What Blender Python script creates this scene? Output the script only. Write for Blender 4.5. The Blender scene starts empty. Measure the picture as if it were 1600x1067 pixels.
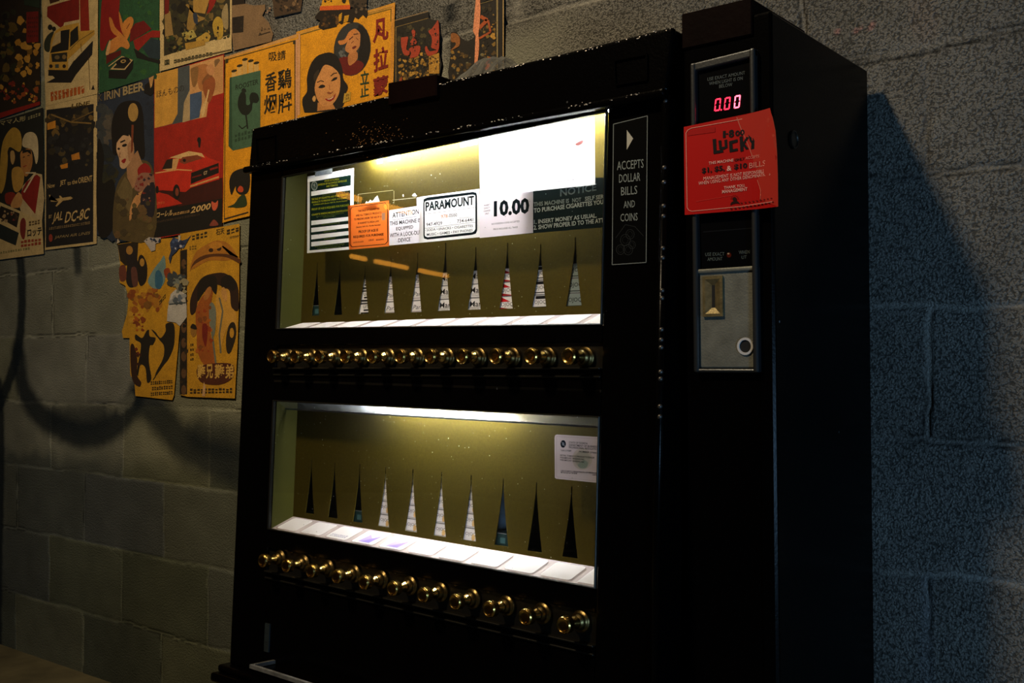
import bpy, bmesh, math, random
import numpy as np
from mathutils import Vector, Matrix
S = bpy.context.scene
COL = S.collection
random.seed(7)

# ------------------------------------------------------------------ camera
CAM = np.array([0.0, -1.66, 0.90]); FPX = 1647.0
YAW, PITCH, ROLL = 0.6749, 0.0264, 0.0033
fw = np.array([-math.sin(YAW)*math.cos(PITCH), math.cos(YAW)*math.cos(PITCH), math.sin(PITCH)])
r0 = np.array([math.cos(YAW), math.sin(YAW), 0.0]); u0 = np.cross(r0, fw)
rt = r0*math.cos(ROLL)+u0*math.sin(ROLL); up = u0*math.cos(ROLL)-r0*math.sin(ROLL)
cd = bpy.data.cameras.new('camera'); cd.sensor_width = 36.0; cd.lens = 36.0*FPX/1600.0; cd.clip_start = 0.02
cam = bpy.data.objects.new('camera', cd); COL.objects.link(cam)
cam.matrix_world = Matrix(((rt[0], up[0], -fw[0], CAM[0]), (rt[1], up[1], -fw[1], CAM[1]), (rt[2], up[2], -fw[2], CAM[2]), (0, 0, 0, 1)))
S.camera = cam

# ------------------------------------------------------------------ world, lights, exposure
w = bpy.data.worlds.new('night'); S.world = w; w.use_nodes = True
w.node_tree.nodes['Background'].inputs['Color'].default_value = (0.55, 0.65, 0.8, 1)
w.node_tree.nodes['Background'].inputs['Strength'].default_value = 0.004
S.view_settings.view_transform = 'Standard'; S.view_settings.look = 'None'
S.view_settings.gamma = 1.0; S.view_settings.use_curve_mapping = False
S.view_settings.exposure = 0.0

def lamp(name, kind, loc, target, energy, color, size=0.2, **kw):
    ld = bpy.data.lights.new(name, kind); ld.energy = energy; ld.color = color
    if kind == 'AREA': ld.size = size
    else: ld.shadow_soft_size = size
    for k, v in kw.items(): setattr(ld, k, v)
    o = bpy.data.objects.new(name, ld); COL.objects.link(o); o.location = loc
    o.rotation_euler = (Vector(target)-Vector(loc)).to_track_quat('-Z', 'Y').to_euler()
    return o
# warm ceiling spot in front of the machine, up and to its left
lamp('ceiling_spot_light', 'SPOT', (-1.40, -2.06, 2.98), (-1.65, 0.0, 1.75), 255.0, (1.0, 0.80, 0.52), 0.12, spot_size=math.radians(92), spot_blend=1.0)
# cold blue light low to the right of the camera
lamp('blue_neon_light', 'AREA', (1.35, -1.55, 0.55), (-0.5, 0.0, 0.85), 19.0, (0.30, 0.58, 0.95), 0.5)

# ------------------------------------------------------------------ helpers
def lin(c):
    return tuple((v/12.92 if v <= 0.04045 else ((v+0.055)/1.055)**2.4) for v in [x/255.0 for x in c])

def nodes(name):
    m = bpy.data.materials.new(name); m.use_nodes = True
    nt = m.node_tree; b = nt.nodes['Principled BSDF']; return m, nt, b

def N(nt, t, **kw):
    n = nt.nodes.new(t)
    for k, v in kw.items():
        if k in n.inputs: n.inputs[k].default_value = v
        else: setattr(n, k, v)
    return n

def ramp(nt, stops):
    r = nt.nodes.new('ShaderNodeValToRGB')
    els = r.color_ramp.elements
    els[0].position, els[0].color = stops[0][0], stops[0][1]
    els[1].position, els[1].color = stops[1][0], stops[1][1]
    for p, c in stops[2:]:
        e = els.new(p); e.color = c
    return r

def g(v): return (v, v, v, 1)

def mat_simple(name, col, rough, metal=0.0, bump=0.0, bscale=80.0, spec=0.5, var=0.0, vscale=12.0):
    m, nt, b = nodes(name); L = nt.links.new
    b.inputs['Base Color'].default_value = (*col, 1); b.inputs['Roughness'].default_value = rough
    b.inputs['Metallic'].default_value = metal; b.inputs['Specular IOR Level'].default_value = spec
    tc = N(nt, 'ShaderNodeTexCoord')
    if bump:
        n = N(nt, 'ShaderNodeTexNoise', Scale=bscale, Detail=4.0)
        L(tc.outputs['Object'], n.inputs['Vector'])
        bp = N(nt, 'ShaderNodeBump', Strength=bump, Distance=0.002)
        L(n.outputs['Fac'], bp.inputs['Height']); L(bp.outputs['Normal'], b.inputs['Normal'])
    if var:
        n2 = N(nt, 'ShaderNodeTexNoise', Scale=vscale, Detail=5.0)
        L(tc.outputs['Object'], n2.inputs['Vector'])
        r = ramp(nt, [(0.3, (*[c*(1-var) for c in col], 1)), (0.7, (*[c*(1+var) for c in col], 1))])
        L(n2.outputs['Fac'], r.inputs['Fac']); L(r.outputs['Color'], b.inputs['Base Color'])
    return m

def mat_black(name, worn):
    # black lacquered steel, paint chipped on the edges, a scatter of pale specks
    m, nt, b = nodes(name); L = nt.links.new
    tc = N(nt, 'ShaderNodeTexCoord')
    v = N(nt, 'ShaderNodeTexVoronoi', Scale=22.0); L(tc.outputs['Object'], v.inputs['Vector'])
    n = N(nt, 'ShaderNodeTexNoise', Scale=9.0, Detail=2.0); L(tc.outputs['Object'], n.inputs['Vector'])
    sp = ramp(nt, [(0.0, g(1)), (0.045, g(0))]); L(v.outputs['Distance'], sp.inputs['Fac'])
    nr = ramp(nt, [(0.60, g(0)), (0.64, g(1))]); L(n.outputs['Fac'], nr.inputs['Fac'])
    mu = N(nt, 'ShaderNodeMath', operation='MULTIPLY'); L(sp.outputs['Color'], mu.inputs[0]); L(nr.outputs['Color'], mu.inputs[1])
    mx = N(nt, 'ShaderNodeMix', data_type='RGBA')
    L(mu.outputs[0], mx.inputs['Factor']); mx.inputs['A'].default_value = (0.0012, 0.0010, 0.0010, 1); mx.inputs['B'].default_value = (0.35, 0.36, 0.36, 1)
    L(mx.outputs['Result'], b.inputs['Base Color'])
    b.inputs['Roughness'].default_value = 0.22; b.inputs['Specular IOR Level'].default_value = 0.07
    n2 = N(nt, 'ShaderNodeTexNoise', Scale=230.0 if worn else 300.0, Detail=3.0); L(tc.outputs['Object'], n2.inputs['Vector'])
    bp = N(nt, 'ShaderNodeBump', Strength=0.22 if worn else 0.08, Distance=0.002); L(n2.outputs['Fac'], bp.inputs['Height'])
    L(bp.outputs['Normal'], b.inputs['Normal'])
    return m

M_BLACK = mat_black('black_lacquer', False)
M_WORN = mat_black('black_lacquer_chipped', True)
M_WOOD = mat_simple('dark_brown_board', (0.0035, 0.0010, 0.0008), 0.55, spec=0.03, bump=0.2, bscale=120, var=0.3)
M_DARK = mat_simple('dark_metal', (0.018, 0.016, 0.012), 0.38, 0.6, bump=0.15, bscale=150)
M_HOLE = mat_simple('black_void', (0.002, 0.002, 0.002), 0.8)
M_ZINC = mat_simple('grey_cast_metal', (0.17, 0.17, 0.14), 0.55, 0.35, bump=0.25, bscale=400, var=0.25, vscale=40)
M_STEEL = mat_simple('satin_steel_trim', (0.42, 0.43, 0.42), 0.32, 0.9, bump=0.08, bscale=300)
M_DULL = mat_simple('dull_rivet_steel', (0.12, 0.11, 0.10), 0.4, 0.8)
M_FRAME = mat_simple('dark_steel_surround', (0.11, 0.115, 0.12), 0.33, 0.9, bump=0.1, bscale=300)
M_BRASS = mat_simple('polished_brass', (0.55, 0.33, 0.085), 0.22, 1.0, bump=0.06, bscale=300, var=0.25, vscale=90)
M_TARN = mat_simple('tarnished_brass', (0.22, 0.15, 0.055), 0.34, 1.0, bump=0.2, bscale=250, var=0.3, vscale=90)
M_GOLD = mat_simple('gold_sheet_metal', (0.072, 0.052, 0.0060), 0.55, 0.7, spec=0.06, bump=0.10, bscale=500, var=0.12, vscale=300)
M_OLIVE = mat_simple('olive_paint', (0.036, 0.033, 0.003), 0.5, 0.0, spec=0.15, bump=0.06, bscale=300, var=0.15)
M_SHELF = mat_simple('pink_white_plastic', (0.33, 0.27, 0.26), 0.5, var=0.1, vscale=30)
M_CHALK = mat_simple('scuffed_steel_edge', (0.16, 0.155, 0.14), 0.6, 0.3, bump=0.3, bscale=200, var=0.4, vscale=60)

def mat_emit(name, col, s):
    m, nt, b = nodes(name)
    b.inputs['Base Color'].default_value = (*col, 1); b.inputs['Emission Color'].default_value = (*col, 1)
    b.inputs['Emission Strength'].default_value = s
    return m
M_TUBE = mat_emit('fluorescent_tube', (0.95, 0.97, 1.0), 150.0)
M_TUBE2 = mat_emit('fluorescent_tube_lower', (0.95, 0.97, 1.0), 250.0)
M_LED = mat_emit('red_led', (1.0, 0.02, 0.06), 2.6)
M_LEDHOT = mat_emit('bright_red_led', (1.0, 0.10, 0.16), 5.0)
M_ORANGE = mat_emit('amber_tube', (1.0, 0.40, 0.04), 9.0)

def mat_ink(name, glow=False, grime=True, rough=0.6):
    # printed paper: colour attribute is the printed ink, worn by noise; paper lets light through when glow
    m, nt, b = nodes(name); L = nt.links.new
    at = N(nt, 'ShaderNodeVertexColor', layer_name='ink')
    src = at.outputs['Color']
    if grime:
        tc = N(nt, 'ShaderNodeTexCoord')
        n = N(nt, 'ShaderNodeTexNoise', Scale=26.0, Detail=8.0, Roughness=0.7); L(tc.outputs['Object'], n.inputs['Vector'])
        r = ramp(nt, [(0.25, g(0.68)), (0.62, g(1.05))]); L(n.outputs['Fac'], r.inputs['Fac'])
        n3 = N(nt, 'ShaderNodeTexNoise', Scale=420.0, Detail=2.0); L(tc.outputs['Object'], n3.inputs['Vector'])
        r3 = ramp(nt, [(0.3, g(0.6)), (0.7, g(1.2))]); L(n3.outputs['Fac'], r3.inputs['Fac'])
        mx = N(nt, 'ShaderNodeMix', data_type='RGBA', blend_type='MULTIPLY'); mx.inputs['Factor'].default_value = 1.0
        L(at.outputs['Color'], mx.inputs['A']); L(r.outputs['Color'], mx.inputs['B'])
        mx2 = N(nt, 'ShaderNodeMix', data_type='RGBA', blend_type='MULTIPLY'); mx2.inputs['Factor'].default_value = 1.0
        L(mx.outputs['Result'], mx2.inputs['A']); L(r3.outputs['Color'], mx2.inputs['B'])
        # faded ink: black print is never fully black
        mx4 = N(nt, 'ShaderNodeMix', data_type='RGBA', blend_type='ADD'); mx4.inputs['Factor'].default_value = 1.0
        L(mx2.outputs['Result'], mx4.inputs['A']); mx4.inputs['B'].default_value = (0.013, 0.011, 0.009, 1)
        src = mx4.outputs['Result']
        bp = N(nt, 'ShaderNodeBump', Strength=0.4, Distance=0.003); L(n.outputs['Fac'], bp.inputs['Height']); L(bp.outputs['Normal'], b.inputs['Normal'])
    L(src, b.inputs['Base Color']); b.inputs['Roughness'].default_value = rough; b.inputs['Specular IOR Level'].default_value = 0.25
    if glow:
        t = N(nt, 'ShaderNodeBsdfTranslucent'); L(src, t.inputs['Color'])
        ms = N(nt, 'ShaderNodeMixShader'); ms.inputs['Fac'].default_value = 0.6
        L(b.outputs['BSDF'], ms.inputs[1]); L(t.outputs['BSDF'], ms.inputs[2])
        L(ms.outputs['Shader'], nt.nodes['Material Output'].inputs['Surface'])
    return m
M_INK = mat_ink('printed_paper')
M_FILM = mat_ink('printed_backlit_paper', glow=True, grime=False)
M_PRINT = mat_ink('printed_metal', grime=False, rough=0.45)
M_PLATE = mat_ink('printed_black_plate', grime=False, rough=0.35)
M_PLATE.node_tree.nodes['Principled BSDF'].inputs['Specular IOR Level'].default_value = 0.04

def mat_glass():
    m, nt, b = nodes('dusty_glass'); L = nt.links.new
    nt.nodes.remove(b); out = nt.nodes['Material Output']
    tr = N(nt, 'ShaderNodeBsdfTransparent'); tr.inputs['Color'].default_value = (0.95, 0.97, 0.95, 1)
    gl = N(nt, 'ShaderNodeBsdfGlossy'); gl.inputs['Roughness'].default_value = 0.02
    fr = N(nt, 'ShaderNodeFresnel'); ge = N(nt, 'ShaderNodeNewGeometry')   # same pane from either side
    io = N(nt, 'ShaderNodeMapRange'); io.inputs['To Min'].default_value = 1.5; io.inputs['To Max'].default_value = 1/1.5
    L(ge.outputs['Backfacing'], io.inputs['Value']); L(io.outputs['Result'], fr.inputs['IOR'])
    m1 = N(nt, 'ShaderNodeMixShader'); L(fr.outputs[0], m1.inputs['Fac']); L(tr.outputs[0], m1.inputs[1]); L(gl.outputs[0], m1.inputs[2])
    tc = N(nt, 'ShaderNodeTexCoord')
    fac = None
    for sc, thr, amt in ((95.0, 0.09, 0.8), (42.0, 0.045, 0.9)):
        v = N(nt, 'ShaderNodeTexVoronoi', Scale=sc); L(tc.outputs['Object'], v.inputs['Vector'])
        r = ramp(nt, [(thr*0.5, g(amt)), (thr, g(0))]); L(v.outputs['Distance'], r.inputs['Fac'])
        if fac is None: fac = r.outputs['Color']
        else:
            a = N(nt, 'ShaderNodeMath', operation='MAXIMUM'); L(fac, a.inputs[0]); L(r.outputs['Color'], a.inputs[1]); fac = a.outputs[0]
    n = N(nt, 'ShaderNodeTexNoise', Scale=14.0, Detail=6.0); L(tc.outputs['Object'], n.inputs['Vector'])
    nr = ramp(nt, [(0.36, g(0.0)), (0.62, g(0.85))]); L(n.outputs['Fac'], nr.inputs['Fac'])
    mm = N(nt, 'ShaderNodeMath', operation='MULTIPLY'); L(fac, mm.inputs[0]); L(nr.outputs['Color'], mm.inputs[1])
    hz = N(nt, 'ShaderNodeMath', operation='ADD'); L(mm.outputs[0], hz.inputs[0]); hz.inputs[1].default_value = 0.003
    df = N(nt, 'ShaderNodeBsdfTranslucent'); df.inputs['Color'].default_value = (0.75, 0.78, 0.72, 1)
    d2 = N(nt, 'ShaderNodeBsdfDiffuse'); d2.inputs['Color'].default_value = (0.75, 0.78, 0.72, 1)
    m3 = N(nt, 'ShaderNodeMixShader'); m3.inputs['Fac'].default_value = 0.3; L(df.outputs[0], m3.inputs[1]); L(d2.outputs[0], m3.inputs[2])
    m2 = N(nt, 'ShaderNodeMixShader'); L(hz.outputs[0], m2.inputs['Fac']); L(m1.outputs[0], m2.inputs[1]); L(m3.outputs[0], m2.inputs[2])
    L(m2.outputs[0], out.inputs['Surface'])
    return m
M_GLASS = mat_glass()

def mat_lens(name, fac):
    m, nt, b = nodes(name); L = nt.links.new
    nt.nodes.remove(b); out = nt.nodes['Material Output']
    tc = N(nt, 'ShaderNodeTexCoord'); n = N(nt, 'ShaderNodeTexNoise', Scale=60.0, Detail=6.0); L(tc.outputs['Object'], n.inputs['Vector'])
    r = ramp(nt, [(0.3, (0.20, 0.23, 0.26, 1)), (0.7, (0.62, 0.64, 0.66, 1))]); L(n.outputs['Fac'], r.inputs['Fac'])
    t = N(nt, 'ShaderNodeBsdfTranslucent'); L(r.outputs['Color'], t.inputs['Color'])
    tr = N(nt, 'ShaderNodeBsdfTransparent')
    ms = N(nt, 'ShaderNodeMixShader'); ms.inputs['Fac'].default_value = fac; L(t.outputs[0], ms.inputs[1]); L(tr.outputs[0], ms.inputs[2])
    L(ms.outputs[0], out.inputs['Surface'])
    return m
M_LENS = mat_lens('frosted_lens', 0.75)
M_LEAK = mat_lens('frosted_leak', 0.1)

def mat_clear():
    m, nt, b = nodes('clear_wrapping'); L = nt.links.new
    out = nt.nodes['Material Output']
    tr = N(nt, 'ShaderNodeBsdfTransparent'); gl = N(nt, 'ShaderNodeBsdfPrincipled'); gl.inputs['Roughness'].default_value = 0.08; gl.inputs['Base Color'].default_value = (0.16, 0.16, 0.15, 1); gl.inputs['Specular IOR Level'].default_value = 1.0
    lw = N(nt, 'ShaderNodeLayerWeight', Blend=0.62)
    ms = N(nt, 'ShaderNodeMixShader'); L(lw.outputs['Facing'], ms.inputs['Fac']); L(tr.outputs[0], ms.inputs[1]); L(gl.outputs[0], ms.inputs[2])
    L(ms.outputs[0], out.inputs['Surface'])
    return m
M_CLEAR = mat_clear()

# --- object bookkeeping
def tag(o, label=None, cat=None, group=None, kind=None):
    if label: o['label'] = label
    if cat: o['category'] = cat
    if group: o['group'] = group
    if kind: o['kind'] = kind
    return o

def empty(name, loc, label, cat, group=None):
    o = bpy.data.objects.new(name, None); COL.objects.link(o); o.location = loc; o.empty_display_size = 0.05
    return tag(o, label, cat, group)

def wloc(o):
    v = Vector(o.location)
    while o.parent: o = o.parent; v += Vector(o.location)
    return v

def link(name, me, mat, parent=None, origin=None):
    # verts arrive in world metres; the object's origin goes to the middle of its base
    n = len(me.vertices); co = np.empty(n*3); me.vertices.foreach_get('co', co); co = co.reshape(-1, 3)
    if origin is None:
        lo, hi = co.min(0), co.max(0); origin = np.array([(lo[0]+hi[0])/2, (lo[1]+hi[1])/2, lo[2]])
    co -= np.array(origin); me.vertices.foreach_set('co', co.reshape(-1)); me.update()
    for m in (mat if isinstance(mat, (list, tuple)) else [mat]): me.materials.append(m)
    o = bpy.data.objects.new(name, me); COL.objects.link(o)
    if parent:
        o.parent = parent; o.location = Vector(origin)-wloc(parent)
    else: o.location = origin
    return o

def bm_obj(name, bm, mat, parent=None, smooth=False, origin=None):
    bmesh.ops.recalc_face_normals(bm, faces=bm.faces)
    me = bpy.data.meshes.new(name); bm.to_mesh(me); bm.free()
    if smooth:
        for p in me.polygons: p.use_smooth = True
    return link(name, me, mat, parent, origin)

def hexa(bm, c, bevel=0.0, seg=1):
    # c: 8 corners, front ring 0-3 then back ring 4-7
    v = [bm.verts.new(p) for p in c]
    fs = [bm.faces.new([v[i] for i in f]) for f in ((0, 1, 2, 3), (7, 6, 5, 4), (0, 4, 5, 1), (1, 5, 6, 2), (2, 6, 7, 3), (3, 7, 4, 0))]
    if bevel:
        es = list({e for f in fs for e in f.edges})
        bmesh.ops.bevel(bm, geom=es, offset=bevel, segments=seg, affect='EDGES', profile=0.5)

def box(bm, x0, x1, y0, y1, z0, z1, bevel=0.0, seg=1):
    hexa(bm, [(x0, y0, z0), (x1, y0, z0), (x1, y0, z1), (x0, y0, z1), (x0, y1, z0), (x1, y1, z0), (x1, y1, z1), (x0, y1, z1)], bevel, seg)

# --- the three surfaces things lie on: wall, machine door (leaning, a little turned), coin column
def unp(px, py, p0, n):
    r = fw+rt*(px-800)/FPX-up*(py-533.5)/FPX
    t = np.dot(np.array(p0)-CAM, n)/np.dot(r, n); return CAM+t*r
nM = np.array([0.0315, 1.0, -0.0411]); pM = np.array([-0.785, -0.385, 1.36]); uM = nM/np.linalg.norm(nM)
nC = np.array([0.0, 1.0, 0.021]); pC = np.array([0.0, -0.384, 1.36]); uC = nC/np.linalg.norm(nC)
def onW(px, py, d=0.0): return unp(px, py, (0, -d, 0), np.array([0.0, 1.0, 0.0]))
def onM(px, py, d=0.0): return unp(px, py, pM-uM*d, nM)
def onC(px, py, d=0.0): return unp(px, py, pC-uC*d, nC)
def Mp(x, z, d=0.0): return np.array([x, -0.385+0.0411*(z-1.36)-0.0315*(x+0.785), z])-uM*d
def Cp(x, z, d=0.0): return np.array([x, -0.384-0.021*(z-1.36), z])-uC*d

def slab(bm, P, quad, d0, d1, bevel=0.0, seg=1):
    # quad: four (x,z) corners on surface P, BL BR TR TL; from depth d1 (back) to d0 (front)
    hexa(bm, [P(x, z, d0) for x, z in quad]+[P(x, z, d1) for x, z in quad], bevel, seg)
def rect(x0, x1, z0, z1): return [(x0, z0), (x1, z0), (x1, z1), (x0, z1)]

# --- flat printing: outlines and lettering as thin coloured polygons in ONE mesh
TXT = {}
def text_geo(s, bold):
    k = (s, bold)
    if k not in TXT:
        c = bpy.data.curves.new('lettering', 'FONT'); c.body = s; c.resolution_u = 2; c.offset = bold; c.align_x = 'CENTER'
        o = bpy.data.objects.new('lettering', c); COL.objects.link(o)
        dg = bpy.context.evaluated_depsgraph_get(); me = bpy.data.meshes.new_from_object(o.evaluated_get(dg))
        vs = np.array([v.co[:2] for v in me.vertices]); fs = [tuple(p.vertices) for p in me.polygons]
        vs -= vs.min(0); vs /= np.maximum(vs.max(0), 1e-6)
        bpy.data.objects.remove(o); bpy.data.curves.remove(c); bpy.data.meshes.remove(me)
        TXT[k] = (vs, fs)
    return TXT[k]

def smooth_loop(p, n=5):
    p = np.array(p, float); m = len(p); out = []
    for i in range(m):
        a, b, c, d = p[i-1], p[i], p[(i+1) % m], p[(i+2) % m]
        for k in range(n):
            t = k/n
            out.append(0.5*((2*b)+(c-a)*t+(2*a-5*b+4*c-d)*t*t+(3*b-a-3*c+d)*t**3))
    return out

class Art:
    def __init__(s, place, step=0.00006):
        s.place = place; s.step = min(step, 0.00006); s.k = 0; s.v = []; s.f = []; s.c = []; s.sc = 1.0; s.ox = s.oy = 0.0; s.L = 0; s.warp = None
    def view(s, sc, ox, oy): s.sc, s.ox, s.oy = sc, ox, oy; return s
    def up(s): s.L += 1; return s
    def _v(s, p):
        q = s.place(s.ox+p[0]/s.sc, s.oy+p[1]/s.sc, s.L*s.step+s.k*0.000005)
        if s.warp is not None: q = s.warp(q)
        s.v.append(tuple(q)); return len(s.v)-1
    def poly(s, pts, col, sub=True):
        s.k += sub
        s.f.append(tuple(s._v(p) for p in pts)); s.c.append(lin(col)); return s
    def blob(s, pts, col): return s.poly(smooth_loop(pts), col)
    def ell(s, cx, cy, rx, ry, col, rot=0.0, n=22):
        c, q = math.cos(rot), math.sin(rot)
        return s.poly([(cx+rx*math.cos(a)*c-ry*math.sin(a)*q, cy+rx*math.cos(a)*q+ry*math.sin(a)*c) for a in [i*2*math.pi/n for i in range(n)]], col)
    def line(s, pts, wd, col):
        s.k += 1
        for (a, b) in zip(pts, pts[1:]):
            dx, dy = b[0]-a[0], b[1]-a[1]; l = math.hypot(dx, dy) or 1; nx, ny = -dy/l*wd/2, dx/l*wd/2
            s.poly([(a[0]+nx, a[1]+ny), (b[0]+nx, b[1]+ny), (b[0]-nx, b[1]-ny), (a[0]-nx, a[1]-ny)], col, False)
        return s
    def frame(s, q, wd, col): return s.line(list(q)+[q[0]], wd, col)
    def text(s, t, bl, br, h, col, bold=0.0, shx=0.0):
        # bl, br: ends of the baseline; h: height upward
        vs, fs = text_geo(t, bold); s.k += 1; i0 = len(s.v)
        for u, v in vs: s._v((bl[0]+(br[0]-bl[0])*u+shx*v, bl[1]+(br[1]-bl[1])*u-h*v))
        for f in fs: s.f.append(tuple(i0+i for i in f)); s.c.append(lin(col))
        return s
    def scrib(s, a, b, h, n, col, seed=1):
        # a line of print too small or worn to read: short uneven strokes
        rr = random.Random(seed); s.k += 1
        for i in range(n):
            t0 = (i+0.1+0.1*rr.random())/n; t1 = (i+0.75+0.2*rr.random())/n
            for k in range(2):
                y0 = -h*(0.05+0.55*k); hh = h*(0.25+0.2*rr.random())
                s.poly([(a[0]+(b[0]-a[0])*t0, a[1]+(b[1]-a[1])*t0+y0), (a[0]+(b[0]-a[0])*t1, a[1]+(b[1]-a[1])*t1+y0),
                        (a[0]+(b[0]-a[0])*t1, a[1]+(b[1]-a[1])*t1+y0-hh), (a[0]+(b[0]-a[0])*t0, a[1]+(b[1]-a[1])*t0+y0-hh)], col, False)
        return s
    def mottle(s, x0, y0, x1, y1, n, r, cols, seed, slope=0.0, rag=0.55):
        rr = random.Random(seed)
        for i in range(n):
            cx, cy = rr.uniform(x0, x1), rr.uniform(y0, y1); cy += slope*(cx-x0); R = r*rr.uniform(0.4, 1.2); k = rr.randint(6, 9)
            s.poly([(cx+R*rr.uniform(rag, 1.2)*math.cos(a*2*math.pi/k), cy+R*rr.uniform(rag, 1.3)*math.sin(a*2*math.pi/k)) for a in range(k)], rr.choice(cols))
        return s
    def sheet(s, q, col, nx=8, ny=8, rag=0.0, seed=0, tear=()):
        # base paper from four corners TL TR BR BL as a grid, edges slightly uneven
        rr = random.Random(seed); q = [np.array(p, float) for p in q]; ids = {}
        for j in range(ny+1):
            for i in range(nx+1):
                u, v = i/nx, j/ny
                p = q[0]*(1-u)*(1-v)+q[1]*u*(1-v)+q[2]*u*v+q[3]*(1-u)*v
                if rag and (i in (0, nx) or j in (0, ny)): p = p+np.array([rr.uniform(-rag, rag), rr.uniform(-rag, rag)])
                ids[i, j] = s._v(p)
        for j in range(ny):
            for i in range(nx):
                if (i, j) in tear: continue
                s.f.append((ids[i, j], ids[i+1, j], ids[i+1, j+1], ids[i, j+1])); s.c.append(lin(col))
        return s
    def build(s, name, mat, parent=None):
        me = bpy.data.meshes.new(name); me.from_pydata(s.v, [], s.f); me.update()
        at = me.color_attributes.new('ink', 'FLOAT_COLOR', 'CORNER')
        arr = []
        for f, c in zip(s.f, s.c):
            for _ in f: arr.extend((*c, 1.0))
        at.data.foreach_set('color', arr)
        return link(name, me, mat, parent)

# ================================================================== THE SETTING
def vnoise(x, z, sc, seed):
    rg = np.random.RandomState(seed); G = rg.rand(256, 256)
    X, Z = x*sc+37.0, z*sc+11.0; i, j = np.floor(X).astype(int), np.floor(Z).astype(int); fx, fz = X-i, Z-j
    fx = fx*fx*(3-2*fx); fz = fz*fz*(3-2*fz)
    a, b, c, d = G[i % 256, j % 256], G[(i+1) % 256, j % 256], G[i % 256, (j+1) % 256], G[(i+1) % 256, (j+1) % 256]
    return a*(1-fx)*(1-fz)+b*fx*(1-fz)+c*(1-fx)*fz+d*fx*fz
def sstep(a, b, x):
    t = np.clip((x-a)/(b-a), 0, 1); return t*t*(3-2*t)

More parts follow.
